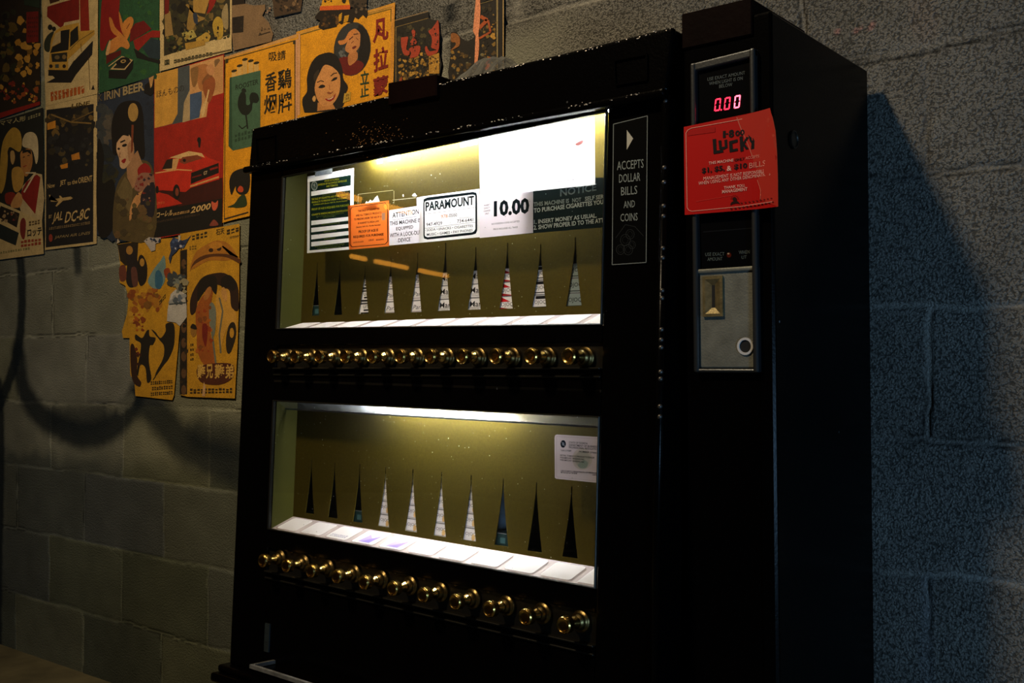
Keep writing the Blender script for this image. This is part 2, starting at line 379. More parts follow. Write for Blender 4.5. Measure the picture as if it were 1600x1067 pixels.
def make_wall():
    xs = np.concatenate([[-10.0, -7.0, -5.0, -4.2], np.arange(-3.72, -1.74, 0.0055), np.arange(-1.74, -0.80, 0.03), np.arange(-0.80, -0.20, 0.0035), [-0.1, 0.3, 1.0, 2.0, 3.0]])
    zs = np.concatenate([np.arange(0.0, 1.72, 0.0045), np.arange(1.72, 2.40, 0.012), [2.5, 2.7, 3.1]])
    X, Z = np.meshgrid(xs, zs); nx, nz = len(xs), len(zs)
    course = np.floor((Z-0.18)/0.2042+50).astype(int)-50
    # bed joints and head joints of the running bond, wobbling a little
    wob = (vnoise(X, Z, 9, 3)-0.5)*0.010+(vnoise(X, Z, 40, 4)-0.5)*0.006
    fz = ((Z+wob-0.18)/0.2042) % 1.0; dz = np.minimum(fz, 1-fz)*0.2042
    off = np.where(course % 2 == 1, 0.0, 0.5)
    wob2 = (vnoise(X, Z, 7, 5)-0.5)*0.010+(vnoise(X, Z, 35, 6)-0.5)*0.006
    bx = (X+wob2+0.512)/0.4065-off; fx = bx % 1.0; dx = np.minimum(fx, 1-fx)*0.4065
    dj = np.minimum(dz, dx)
    keep = 0.35+0.65*sstep(0.35, 0.6, vnoise(X, Z, 5, 8))
    joint = (1-sstep(0.0025, 0.0065, dj))*keep
    crack = np.maximum((1-sstep(0.0004, 0.0030, np.abs(dj-0.0045)))*sstep(0.45, 0.65, vnoise(X, Z, 6, 9)), (1-sstep(0.0008, 0.0034, np.abs(((Z+wob-1.400+0.006)))))*(X > -0.9))
    raw = sstep(-1.35, -1.1, X)                        # right of the machine the block is unpainted
    raw = np.maximum(raw, sstep(1.60, 1.68, Z+0.10*vnoise(X, Z, 4, 10))*sstep(-2.35, -2.2, X))
    h = 0.0016*(vnoise(X, Z, 30, 11)-0.5)+0.0016*(vnoise(X, Z, 75, 12)-0.5)*raw
    h -= (0.0052*raw+0.0022*(1-raw))*joint*(0.6+0.6*vnoise(X, Z, 3, 13)); h -= 0.0030*crack*raw
    # colour: greenish painted block to the left, bare grey block to the right
    bid = np.floor(bx).astype(int)*31+course*17
    br = np.random.RandomState(5).rand(4096)[bid % 4096]; br2 = np.random.RandomState(6).rand(4096)[bid % 4096]
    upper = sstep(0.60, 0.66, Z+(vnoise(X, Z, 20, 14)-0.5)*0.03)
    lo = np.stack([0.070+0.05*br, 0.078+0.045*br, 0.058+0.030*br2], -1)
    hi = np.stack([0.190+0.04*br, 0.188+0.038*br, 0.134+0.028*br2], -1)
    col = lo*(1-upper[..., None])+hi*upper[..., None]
    gr = np.stack([0.225+0.04*br, 0.212+0.04*br, 0.182+0.04*br], -1)
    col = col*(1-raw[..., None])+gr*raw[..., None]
    st = 0.72+0.56*vnoise(X, Z, 6, 15)*0.6+0.56*vnoise(X, Z, 22, 16)*0.4; col *= st[..., None]
    col = col*(1+0.65*joint[..., None]*(1-raw[..., None])+0.15*joint[..., None]*raw[..., None]); col *= (1-0.75*crack[..., None])
    # sprayed graffiti lines: soft dark strokes, traced along the wall in metres
    def stroke(px, wd, soft, dark, tint=(0.010, 0.016, 0.022)):
        P = smooth_open([onW(*p)[[0, 2]] for p in px]); d = np.full(X.shape, 9.0)
        for a, b in zip(P, P[1:]):
            ab = b-a; t = np.clip(((X-a[0])*ab[0]+(Z-a[1])*ab[1])/max(ab@ab, 1e-9), 0, 1)
            d = np.minimum(d, np.hypot(X-a[0]-t*ab[0], Z-a[1]-t*ab[1]))
        k = dark*(1-sstep(wd, wd+soft, d+(vnoise(X, Z, 60, 21)-0.5)*0.006)); k = k[..., None]
        return k, np.array(tint)
    def smooth_open(p):
        out = []
        p = [p[0]]+list(p)+[p[-1]]
        for a, b, c, d in zip(p, p[1:], p[2:], p[3:]):
            for t in np.linspace(0, 1, 6, endpoint=False): out.append(0.5*((2*b)+(c-a)*t+(2*a-5*b+4*c-d)*t*t+(3*b-a-3*c+d)*t**3))
        return out+[p[-1]]
    strokes = [([(31, 400), (34, 440), (33, 500), (26, 555), (12, 600), (-6, 640), (-25, 660)], 0.016, 0.022, 0.93),
               ([(28, 550), (36, 605), (60, 645), (95, 668), (135, 680), (172, 668), (198, 645), (212, 622)], 0.020, 0.045, 0.90),
               ([(85, 650), (120, 656), (160, 648)], 0.010, 0.06, 0.65),
               ([(120, 385), (121, 405), (122, 422)], 0.010, 0.022, 0.8),
               ([(222, 622), (250, 650), (285, 690), (325, 712), (372, 730)], 0.024, 0.06, 0.85),
               ([(310, 680), (345, 688), (380, 690)], 0.02, 0.06, 0.7),
               ([(-2, 600), (2, 700), (-2, 900), (-2, 1000)], 0.012, 0.02, 0.9),
               ([(705, 12), (708, 40)], 0.004, 0.006, 0.9)]
    for px, wd, sf, dk in strokes:
        k, t = stroke(px, wd, sf, dk); col = col*(1-k)+t*k
    for px, wd, sf, dk, t in [([(122, 440), (122, 500)], 0.012, 0.03, 0.35, (0.25, 0.25, 0.20)), ([(188, 640), (205, 622)], 0.006, 0.02, 0.5, (0.22, 0.22, 0.17)),
                              ([(1440, 5), (1448, 45)], 0.010, 0.018, 0.45, (0.30, 0.24, 0.20)), ([(1446, 90), (1449, 262)], 0.004, 0.008, 0.5, (0.22, 0.21, 0.19)),
                              ([(1450, 905), (1446, 985), (1450, 1067)], 0.006, 0.008, 0.5, (0.22, 0.22, 0.22)), ([(395, 0), (420, 60)], 0.03, 0.03, 0.35, (0.20, 0.16, 0.12))]:
        k, t = stroke(px, wd, sf, dk, t); col = col*(1-k)+t*k
    for px, r in [((1309, 47), 0.006), ((1338, 49), 0.005), ((1360, 41), 0.008), ((1345, 42), 0.004), ((755, 255), 0.0)]:
        c = onW(*px)[[0, 2]]; k = (1-sstep(r*0.4, r+1e-4, np.hypot(X-c[0], Z-c[1])+(vnoise(X, Z, 120, 30)-0.5)*0.008))[..., None]*0.8
        col = col*(1-k)+np.array((0.50, 0.25, 0.22))*k
    me = bpy.data.meshes.new('wall_back'); nv = nx*nz; nq = (nx-1)*(nz-1)
    co = np.stack([X, -h, Z], -1).reshape(-1, 3)
    me.vertices.add(nv); me.vertices.foreach_set('co', co.reshape(-1))
    i = np.arange(nq); r_, c_ = i//(nx-1), i % (nx-1); a = r_*nx+c_
    idx = np.stack([a, a+1, a+nx+1, a+nx], -1).reshape(-1)
    me.loops.add(nq*4); me.loops.foreach_set('vertex_index', idx)
    me.polygons.add(nq); me.polygons.foreach_set('loop_start', np.arange(nq)*4); me.polygons.foreach_set('loop_total', np.full(nq, 4))
    me.update(calc_edges=True); me.validate()
    me.polygons.foreach_set('use_smooth', np.ones(nq, bool))
    at = me.color_attributes.new('paint', 'FLOAT_COLOR', 'POINT')
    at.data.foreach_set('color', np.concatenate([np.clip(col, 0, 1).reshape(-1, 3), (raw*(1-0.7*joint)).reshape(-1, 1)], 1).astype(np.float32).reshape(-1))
    m, nt, b = nodes('concrete_block'); L = nt.links.new
    vc = N(nt, 'ShaderNodeVertexColor', layer_name='paint'); tc = N(nt, 'ShaderNodeTexCoord')
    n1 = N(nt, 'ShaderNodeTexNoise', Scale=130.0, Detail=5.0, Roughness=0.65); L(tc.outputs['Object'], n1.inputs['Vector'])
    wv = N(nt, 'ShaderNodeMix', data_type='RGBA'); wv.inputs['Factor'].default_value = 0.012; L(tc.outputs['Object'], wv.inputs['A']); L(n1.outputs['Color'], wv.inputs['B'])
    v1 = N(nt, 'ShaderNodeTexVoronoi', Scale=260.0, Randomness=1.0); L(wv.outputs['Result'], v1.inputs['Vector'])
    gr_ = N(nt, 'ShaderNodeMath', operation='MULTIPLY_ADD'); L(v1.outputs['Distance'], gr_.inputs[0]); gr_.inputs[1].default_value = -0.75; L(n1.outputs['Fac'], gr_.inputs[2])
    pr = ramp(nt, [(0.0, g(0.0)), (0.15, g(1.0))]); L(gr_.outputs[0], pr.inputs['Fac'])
    # shade inside the open pores, painted into the bare block's colour
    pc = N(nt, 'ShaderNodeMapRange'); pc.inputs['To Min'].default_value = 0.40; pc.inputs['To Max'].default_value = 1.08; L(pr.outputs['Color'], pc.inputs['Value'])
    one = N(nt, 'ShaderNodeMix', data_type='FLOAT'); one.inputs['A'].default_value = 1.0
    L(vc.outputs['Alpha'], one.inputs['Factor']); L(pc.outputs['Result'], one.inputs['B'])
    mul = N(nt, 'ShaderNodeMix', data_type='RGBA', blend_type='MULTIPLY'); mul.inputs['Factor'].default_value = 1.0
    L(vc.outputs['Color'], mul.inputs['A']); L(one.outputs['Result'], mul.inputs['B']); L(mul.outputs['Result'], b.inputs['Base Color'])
    b.inputs['Roughness'].default_value = 0.92; b.inputs['Specular IOR Level'].default_value = 0.15
    ad = gr_
    st_ = N(nt, 'ShaderNodeMapRange'); st_.inputs['To Min'].default_value = 0.6; st_.inputs['To Max'].default_value = 1.0; L(vc.outputs['Alpha'], st_.inputs['Value'])
    bp = N(nt, 'ShaderNodeBump', Distance=0.008); L(ad.outputs[0], bp.inputs['Height']); L(st_.outputs['Result'], bp.inputs['Strength'])
    L(bp.outputs['Normal'], b.inputs['Normal'])
    me.materials.append(m)
    o = bpy.data.objects.new('wall_back', me); COL.objects.link(o); o['kind'] = 'structure'
make_wall()

bm = bmesh.new(); box(bm, -10, 3, -9, 0.05, -0.1, 0.0)
M_FLOOR = mat_simple('dusty_concrete_floor', (0.135, 0.112, 0.055), 0.85, bump=0.5, bscale=35, var=0.3, vscale=9)
tag(bm_obj('floor', bm, M_FLOOR), kind='structure')
bm = bmesh.new(); box(bm, -10, 3, -9, 0.05, 3.1, 3.2)
tag(bm_obj('ceiling', bm, mat_simple('dark_ceiling', (0.03, 0.03, 0.03), 0.9)), kind='structure')

# amber tube lamps hanging over the room behind the camera: they show as streaks in the machine's glass
first = None
ROWS = [(-7.74, [(-5.42, -5.60), (-5.72, -6.14), (-6.30, -6.70)], 'farthest'), (-5.72, [(-3.66, -3.86), (-4.10, -4.34)], 'middle'), (-4.47, [(-3.19, -3.27)], 'nearest')]
for X_, segs, nm in ROWS:
    for k, (y0, y1) in enumerate(segs):
        L_ = abs(y1-y0); yc = (y0+y1)/2
        lab = {'farthest': ['short amber tube lamp in the farthest row, leftmost streak low in the upper glass', 'long amber tube lamp in the farthest row, middle streak low in the upper glass', 'amber tube lamp in the farthest row, rightmost streak low in the upper glass'],
               'middle': ['amber tube lamp reflected as the streak across the green notice', 'amber tube lamp reflected as the streak between orange and attention notices'],
               'nearest': ['short amber tube lamp reflected as a fleck near the top of the upper glass']}[nm][k]
        t = empty('tube_lamp', (X_, yc, 2.40), lab, 'lamp', 'amber tube lamps over the room')
        bm = bmesh.new(); bmesh.ops.create_cone(bm, cap_ends=True, segments=14, radius1=0.022, radius2=0.022, depth=L_, matrix=Matrix.Translation((X_, yc, 2.40)) @ Matrix.Rotation(math.pi/2, 4, 'X'))
        bm_obj('glowing_tube', bm, M_ORANGE, t)
        bm = bmesh.new(); box(bm, X_-0.03, X_+0.03, y0, y1, 2.425, 2.45)
        for yy in (y0+0.03, y1-0.03): box(bm, X_-0.006, X_+0.006, yy-0.006, yy+0.006, 2.45, 3.10)
        bm_obj('hanger', bm, M_DARK, t)

# ================================================================== THE MACHINE
MA = empty('cigarette_machine', (-1.14, -0.22, 0.0), 'large black cigarette vending machine with two lit windows and rows of brass pull knobs', 'vending machine')

# --- cabinet: sides, top, back, bottom
bm = bmesh.new()
def sidepanel(x0, x1, fT, fB, bT, bB, z0, z1):
    hexa(bm, [(x0, fB, z0), (x1, fB, z0), (x1, fT, z1), (x0, fT, z1), (x0, bB, z0), (x1, bB, z0), (x1, bT, z1), (x0, bT, z1)], 0.003)
sidepanel(-0.612, -0.590, -0.384, -0.360, -0.034, -0.012, 0.0, 1.370)
yl = Mp(-1.70, 1.37)[1]; ylb = Mp(-1.70, 0.33)[1]
sidepanel(-1.700, -1.682, yl, ylb-0.0+0.0, -0.034, -0.012, 0.0, 1.370)
hexa(bm, [(-1.69, -0.352, 1.355), (-0.60, -0.375, 1.355), (-0.60, -0.375, 1.370), (-1.69, -0.352, 1.370), (-1.69, -0.036, 1.355), (-0.60, -0.036, 1.355), (-0.60, -0.036, 1.370), (-1.69, -0.036, 1.370)])
hexa(bm, [(-1.69, -0.028, 0.0), (-0.60, -0.028, 0.0), (-0.60, -0.048, 1.36), (-1.69, -0.048, 1.36), (-1.69, -0.014, 0.0), (-0.60, -0.014, 0.0), (-0.60, -0.036, 1.36), (-1.69, -0.036, 1.36)])
box(bm, -1.69, -0.60, -0.36, -0.03, 0.05, 0.07)
bm_obj('cabinet', bm, M_BLACK, MA)

XL, XR = -1.706, -0.727
# plinth at the foot, a little wider than the door
bm = bmesh.new()
slab(bm, Mp, rect(XL-0.012, XR+0.004, 0.0, 0.298), 0.020, -0.05, 0.006, 2)
slab(bm, Mp, rect(XL-0.020, XR+0.006, 0.298, 0.316), 0.030, -0.05, 0.006, 3)
slab(bm, Mp, rect(XL-0.014, XR+0.004, 0.316, 0.330), 0.018, -0.05, 0.005, 2)
bm_obj('plinth', bm, M_WORN, MA)

# --- header band with its beaded lower edge and two pressed panels
bm = bmesh.new()
H = [(XL+0.004, 1.292), (-0.738, 1.283), (-0.728, 1.374), (XL+0.010, 1.374)]
slab(bm, Mp, H, 0.010, -0.003, 0.006, 3)
slab(bm, Mp, [(XL+0.012, 1.346), (-0.730, 1.346), (-0.730, 1.372), (XL+0.012, 1.372)], 0.002, -0.05, 0.002)
hd = bm_obj('header_panel', bm, M_WORN, MA)
bm = bmesh.new()
slab(bm, Mp, [(XL-0.002, 1.284), (-0.736, 1.275), (-0.736, 1.288), (XL-0.002, 1.297)], 0.020, 0.0, 0.005, 3)
bm_obj('header_moulding', bm, M_WORN, MA)
def on_xz(q): return (float(q[0]), float(q[2]))
for pts in ([(402, 254), (430, 250), (430, 212), (400, 217)], [(962, 133), (1011, 125), (1011, 85), (960, 95)]):
    q = [on_xz(onM(*p, 0.012)) for p in pts]; bm = bmesh.new()
    for a, b in zip(q, q[1:]+q[:1]):
        dx, dz = b[0]-a[0], b[1]-a[1]; l = math.hypot(dx, dz); nx_, nz_ = -dz/l*0.0015, dx/l*0.0015
        slab(bm, Mp, [(a[0]-nx_, a[1]-nz_), (b[0]-nx_, b[1]-nz_), (b[0]+nx_, b[1]+nz_), (a[0]+nx_, a[1]+nz_)], 0.0135, 0.008)
    bm_obj('pressed_panel', bm, M_BLACK, MA)
# worn paint along the header's edges, pale flecks painted in for its glints
M_CHIP_GLINT = mat_simple('pale_chip_glint', (0.62, 0.55, 0.48), 0.35, 0.5, bump=0.4, bscale=600)
def chip_glints(parent, line, n, seed, spread, d0, r):
    rr = random.Random(seed); bm = bmesh.new()
    for i in range(n):
        t = rr.random(); cl = rr.random() < 0.6
        if cl: t = min(1, max(0, rr.choice([0.13, 0.3, 0.36, 0.42, 0.55, 0.62, 0.7, 0.86, 0.95, 0.08])+rr.gauss(0, 0.012)))
        x = line[0][0]+(line[1][0]-line[0][0])*t; z = line[0][1]+(line[1][1]-line[0][1])*t+rr.gauss(0, spread)
        q = Mp(x, z, d0+rr.uniform(-0.0008, 0.0006)); a = r*rr.uniform(0.3, 1.0); b = a*rr.uniform(0.8, 3.2)
        k = rr.randint(5, 7); ph = rr.random()*6
        top = [bm.verts.new(Vector(q)-Vector(uM)*(0.0008+rr.uniform(0, 0.0008))+Vector((b*math.cos(ph+j*6.283/k)*rr.uniform(.6, 1), 0, a*math.sin(ph+j*6.283/k)*rr.uniform(.6, 1)))) for j in range(k)]
        c = bm.verts.new(Vector(q)); bm.faces.new(top)
        for j in range(k): bm.faces.new((top[j], top[(j+1) % k], c))
    o = bm_obj('chips_and_glints', bm, M_CHIP_GLINT, parent); o['kind'] = 'stuff'; o['label'] = 'pale chipped spots and painted glints along the worn edge'
hm = [o for o in MA.children if o.name.startswith('header_moulding')][0]
chip_glints(hd, ((XL+0.014, 1.3700), (-0.732, 1.3700)), 150, 3, 0.0010, 0.0098, 0.0012)
chip_glints(hm, ((XL, 1.2925), (-0.74, 1.2835)), 110, 4, 0.0012, 0.0203, 0.0011)
M_GLINT = mat_simple('orange_glint', (0.16, 0.07, 0.018), 0.5, bump=0.3, bscale=500)  # orange flecks painted in for the warm light reflected on the header
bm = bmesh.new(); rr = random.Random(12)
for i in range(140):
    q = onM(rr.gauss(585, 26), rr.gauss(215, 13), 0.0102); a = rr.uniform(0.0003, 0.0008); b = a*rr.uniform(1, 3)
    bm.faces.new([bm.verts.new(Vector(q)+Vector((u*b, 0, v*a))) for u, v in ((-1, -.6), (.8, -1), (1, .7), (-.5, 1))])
o = bm_obj('painted_glints', bm, M_GLINT, hd); o['kind'] = 'stuff'; o['label'] = 'patch of tiny painted orange glints'
# lock box standing on the header
bm = bmesh.new()
q = [on_xz(onM(*p, 0.018)) for p in ((606, 166), (682, 151), (682, 116), (606, 130))]
slab(bm, Mp, q, 0.018, -0.06, 0.002)
lb = bm_obj('lock_box', bm, M_WOOD, MA); lb['label'] = 'small dark brown lock box standing up from the header'

# --- door face: stiles, rails, lower panel (black)
wx0, wx1 = -1.603, -0.8425           # window openings
W1 = [(wx0, 0.974), (wx1, 0.9635), (wx1, 1.276), (wx0, 1.268)]
W2 = [(wx0, 0.5975), (wx1, 0.590), (wx1, 0.8335), (wx0, 0.8405)]
K1 = [(wx0, 0.8985), (wx1, 0.9000), (wx1, 0.9390), (wx0, 0.9430)]
K2 = [(wx0, 0.5190), (wx1, 0.5090), (wx1, 0.5560), (wx0, 0.5640)]
bm = bmesh.new()
slab(bm, Mp, rect(XL, wx0, 0.33, 1.290), 0.0, -0.06, 0.003, 2)
bm_obj('door_stile', bm, M_BLACK, MA)
bm = bmesh.new()
slab(bm, Mp, rect(wx1, XR-0.012, 0.33, 1.280), 0.0, -0.06, 0.003, 2)
bm_obj('door_stile', bm, M_BLACK, MA)
def band(name, lo, hi, d=0.0, mat=None, back=-0.03):
    bm = bmesh.new(); slab(bm, Mp, [lo[0], lo[1], hi[1], hi[0]], d, back, 0.002, 2); return bm_obj(name, bm, mat or M_BLACK, MA)
band('door_rail', (K1[3], K1[2]), (W1[0], W1[1]))
band('door_rail', (W2[3], W2[2]), (K1[0], K1[1]), back=-0.004)
band('door_rail', (K2[3], K2[2]), (W2[0], W2[1]))
band('door_rail', (W1[3], W1[2]), ((wx0, 1.29), (wx1, 1.283)), back=-0.002)
band('lower_panel', ((wx0, 0.33), (wx1, 0.33)), (K2[0], K2[1]))

# --- the two windows
def window(W, zoff, lamp_x, lampmat, lower):
    # cavity behind the glass: slotted gold panel, olive cheeks, white shelf with brand cards, lamp at the top
    fr = bmesh.new(); t = 0.005
    (x0, a), (x1, b), (_, c), (_, d) = W
    slab(fr, Mp, [(x0, a), (x0+t, a), (x0+t, d), (x0, d)], 0.003, -0.0030, 0.001)
    slab(fr, Mp, [(x1-t*0.6, b), (x1, b), (x1, c), (x1-t*0.6, c)], 0.003, -0.0030, 0.001)
    slab(fr, Mp, [(x0, a), (x1, b), (x1, b+t*0.5), (x0, a+t*0.5)], 0.003, -0.0030, 0.001)
    slab(fr, Mp, [(x0, d-t*0.5), (x1, c-t*0.5), (x1, c), (x0, d)], 0.003, -0.0030, 0.001)
    f = bm_obj('window_frame', fr, M_DARK, MA)
    gm = bmesh.new(); v = [gm.verts.new(Mp(x, z, -0.0035)) for x, z in W]; gm.faces.new(v)
    bm_obj('glass_pane', gm, M_GLASS, f)
    # cheeks, roof and floor of the cavity
    D = -0.064
    for xx, s in ((x0, -1), (x1, 1)):
        zl, zh = (a, d) if s < 0 else (b, c)
        xa, xb = (xx-0.004, xx+0.0005) if s < 0 else (xx-0.0005, xx+0.004)
        cm = bmesh.new(); slab(cm, Mp, [(xa, zl-0.01), (xb, zl-0.01), (xb, zh+0.03), (xa, zh+0.03)], -0.008, D-0.002)
        bm_obj('window_cheek', cm, M_OLIVE, f)
    rm = bmesh.new(); slab(rm, Mp, [(x0, d+0.034), (x1, c+0.034), (x1, c+0.038), (x0, d+0.038)], 0.0, D-0.002)
    slab(rm, Mp, [(x0, d+0.004), (x1, c+0.004), (x1, c+0.036), (x0, d+0.036)], -0.002, -0.0035)
    bm_obj('lamp_housing', rm, M_DARK, f)
    lx0, lx1 = lamp_x
    zz = lambda x: d+(c-d)*(x-x0)/(x1-x0)
    tm = bmesh.new()
    A_, B_ = Mp(lx0, zz(lx0)+0.020, -0.040), Mp(lx1, zz(lx1)+0.020, -0.040); dv = Vector(B_-A_)
    bmesh.ops.create_cone(tm, cap_ends=True, segments=16, radius1=0.0085, radius2=0.0085, depth=dv.length, matrix=Matrix.Translation(Vector((A_+B_)/2)) @ dv.to_track_quat('Z', 'Y').to_matrix().to_4x4())
    bm_obj('fluorescent_lamp', tm, lampmat, f)
    return f, zz

SLX = lambda i, z: -1.5515+0.0712*i
def slots(lower):
    # measured slot feet on the back panel
    if not lower: P = [(410, 585, 215, 55), (567, 580, 200, 58), (743, 572, 240, 72), (922, 566, 180, 74), (1107, 560, 150, 78)]; Q = [(55, 550, 80, 86), (266, 543, 110, 91), (487, 537, 80, 95), (717, 527, 90, 100), (958, 518, 40, 108)]
    else: P = [(460, 885, 510, 60), (620, 915, 535, 67), (793, 945, 545, 68), (972, 975, 565, 78), (1162, 1008, 580, 84)]; Q = [(116, 1040, 600, 88), (322, 1070, 620, 92), (545, 1105, 645, 96), (776, 1145, 670, 101), (1021, 1185, 700, 107)]
    out = []
    for k, (x, yb, ya, wd) in enumerate(P+Q):
        ox, oy = ((400, 360) if k < 5 else (680, 360)) if not lower else ((380, 600) if k < 5 else (660, 600))
        if lower and k >= 7: pass
        l, r = onM(ox+(x-wd/2)/4.447, oy+yb/4.447, -0.058), onM(ox+(x+wd/2)/4.447, oy+yb/4.447, -0.058)
        tp = onM(ox+x/4.447, oy+ya/4.447, -0.058)
        out.append(((l[0]+r[0])/2, l[2], r[0]-l[0], tp[2]))
    x, z, wd, zt = out[-1]; out.append((x+(out[-1][0]-out[-2][0]), 2*z-out[-2][1], wd, 2*zt-out[-2][3]))
    return out

def slotted_panel(name, W, sl, parent):
    (x0, a), (x1, b), (_, c), (_, d) = W
    cu = bpy.data.curves.new('outline', 'CURVE'); cu.dimensions = '2D'; cu.fill_mode = 'BOTH'; cu.extrude = 0.0006
    def ring(pts):
        sp = cu.splines.new('POLY'); sp.points.add(len(pts)-1); sp.use_cyclic_u = True
        for p, q in zip(sp.points, pts): p.co = (q[0], q[1], 0, 1)
    ring([(x0, a-0.012), (x1, b-0.012), (x1, c+0.036), (x0, d+0.036)])
    for x, z, wd, zt in sl:
        if x+wd/2 > x1-0.002: continue
        L_ = [(-wd/2*max(0.07, (1-t)**1.35*0.95+0.05*(1-t)), t) for t in np.linspace(0, 1, 9)]
        ring([(x+u, z+(zt-z)*t) for u, t in L_]+[(x-u, z+(zt-z)*t) for u, t in reversed(L_)])
    o = bpy.data.objects.new('outline', cu); COL.objects.link(o)
    me = bpy.data.meshes.new_from_object(o.evaluated_get(bpy.context.evaluated_depsgraph_get()))
    bpy.data.objects.remove(o); bpy.data.curves.remove(cu)
    for v in me.vertices: v.co = Vector(Mp(v.co.x, v.co.y, -0.058+v.co.z))
    me.name = name
    return link(name, me, M_GOLD, parent)

def brand_shelf(W, zback, lower, tints):
    (x0, a), (x1, b), (_, c), (_, d) = W
    bm = bmesh.new(); dF, dB = -0.005, -0.0575
    def pt(x, s, lift=0.0):
        k = (x-x0)/(x1-x0); zf = a+0.0005+(b-a)*k; zk = zback[0]+(zback[1]-zback[0])*k
        return Mp(x, zf+(zk-zf)*s+lift, dF+(dB-dF)*s)
    hexa(bm, [pt(x0, 0), pt(x1, 0), pt(x1, 1), pt(x0, 1), pt(x0, 0, -0.004), pt(x1, 0, -0.004), pt(x1, 1, -0.004), pt(x0, 1, -0.004)])
    sh = bm_obj('card_shelf', bm, M_SHELF, MA)
    for i in range(11):
        cx = -1.560+0.0706*i; hw = 0.0285
        if cx > x1: break
        c0, c1 = max(cx-hw, x0+0.003), min(cx+hw, x1-0.003)
        A = Art(lambda px, py, l: pt(c0+(c1-c0)*px, 0.06+0.80*py, 0.0022+l*2))
        rr = 0.10; ring = []
        for qx, qy, s0 in ((1-rr, rr*1.3, -90), (1-rr, 1-rr*1.3, 0), (rr, 1-rr*1.3, 90), (rr, rr*1.3, 180)):
            for t in range(4): an = math.radians(s0+30*t); ring.append((qx+rr*math.cos(an), qy+rr*1.3*math.sin(an)))
        if c1 < cx+hw-0.001: ring = [(0, 0), (1, 0), (1, 1), (0, 1)]
        A.poly(ring, (252, 250, 250)); A.up()
        if tints.get(i) == 'mark': A.poly([(0.25, 0.1), (0.75, 0.1), (0.85, 0.75), (0.6, 0.45), (0.35, 0.7)], (205, 190, 240)); A.up().poly([(0.35, 0.1), (0.72, 0.1), (0.85, 0.7)], (180, 160, 235))
        if tints.get(i) == 'script': A.scrib((0.1, 0.12), (0.85, 0.12), -0.2, 8, (190, 185, 205), 3)
        A.build('brand_card', M_FILM, sh)
    return sh

f1, z1f = window(W1, 0, (-1.42, -0.85), M_TUBE, False)
f2, z2f = window(W2, 0, (-1.33, -1.05), M_TUBE2, True)
SL1, SL2 = slots(False), slots(True)
p1 = slotted_panel('slotted_panel', W1, SL1, MA); p2 = slotted_panel('slotted_panel', W2, SL2, MA)
brand_shelf(W1, (0.9905, 0.9861), False, {}); brand_shelf(W2, (0.618, 0.6093), True, {2: 'script', 3: 'mark', 4: 'mark'})
# dark box behind the slots
for W in (W1, W2):
    bm = bmesh.new(); slab(bm, Mp, [(wx0, W[0][1]-0.012), (wx1, W[1][1]-0.012), (wx1, W[2][1]), (wx0, W[3][1])], -0.160, -0.166)
    bm_obj('magazine_back', bm, M_HOLE, MA)
# lamp diffuser of the lower window, frosted tabs added as light leaks above the upper glass
bm = bmesh.new(); zc = 0.838
v = [bm.verts.new(Mp(x, z, d)) for x, z, d in ((wx0, 0.8395, -0.006), (wx1, 0.8325, -0.006), (wx1, 0.8175, -0.030), (wx0, 0.8245, -0.030))]
bm.faces.new(v)
bm_obj('lamp_diffuser', bm, M_LENS, f2)
bm = bmesh.new(); slab(bm, Mp, [(wx0, 0.8225), (wx1, 0.8155), (wx1, 0.8185), (wx0, 0.8255)], -0.028, -0.032); bm_obj('diffuser_edge', bm, M_STEEL, f2)
for x0_, x1_ in ((490, 516), (586, 594), (603, 622), (715, 742)):
    xa, xb = onM(x0_, 240)[0], onM(x1_, 240)[0]
    bm = bmesh.new(); zt = z1f((xa+xb)/2); slab(bm, Mp, [(xa, zt-0.010), (xb, zt-0.010), (xb, zt+0.004), (xa, zt+0.004)], -0.0048, -0.0068, 0.0005); bm_obj('light_leak', bm, M_LEAK, f1)

# --- knob rails and pull knobs
for K in (K1, K2):
    bm = bmesh.new()
    slab(bm, Mp, K, -0.006, -0.03)
    slab(bm, Mp, [K[0], K[1], (K[1][0], K[1][1]+0.003), (K[0][0], K[0][1]+0.003)], 0.006, -0.03, 0.001)
    slab(bm, Mp, [(K[0][0], K[0][1]-0.012), (K[1][0], K[1][1]-0.012), (K[1][0], K[1][1]-0.009), (K[0][0], K[0][1]-0.009)], 0.004, -0.0, 0.001)
    bm_obj('knob_rail', bm, M_DARK, MA)
def lathe(name, prof, at_, mat, parent, seg=32, knurl=None):
    # prof: (radius, distance out from the door); turned about the door's normal
    bm = bmesh.new(); n = Vector(-uM); ux = Vector((1, 0, 0)); ux = (ux-n*ux.dot(n)).normalized(); uz = n.cross(ux); rings = []
    for k, (r, d) in enumerate(prof):
        ring = []
        for i in range(seg):
            rr = r*(0.955 if knurl and knurl[0] <= k <= knurl[1] and i % 2 else 1.0); an = 2*math.pi*i/seg
            ring.append(bm.verts.new(Vector(at_)+n*d+ux*rr*math.cos(an)+uz*rr*math.sin(an)))
        rings.append(ring)
    for a, b in zip(rings, rings[1:]):
        for i in range(seg): bm.faces.new((a[i], a[(i+1) % seg], b[(i+1) % seg], b[i]))
    bm.faces.new(rings[0]); bm.faces.new(rings[-1])
    bmesh.ops.recalc_face_normals(bm, faces=bm.faces)
    me = bpy.data.meshes.new(name); bm.to_mesh(me); bm.free()
    for p in me.polygons: p.use_smooth = len(p.vertices) == 4
    return link(name, me, mat, parent, origin=np.array(at_))
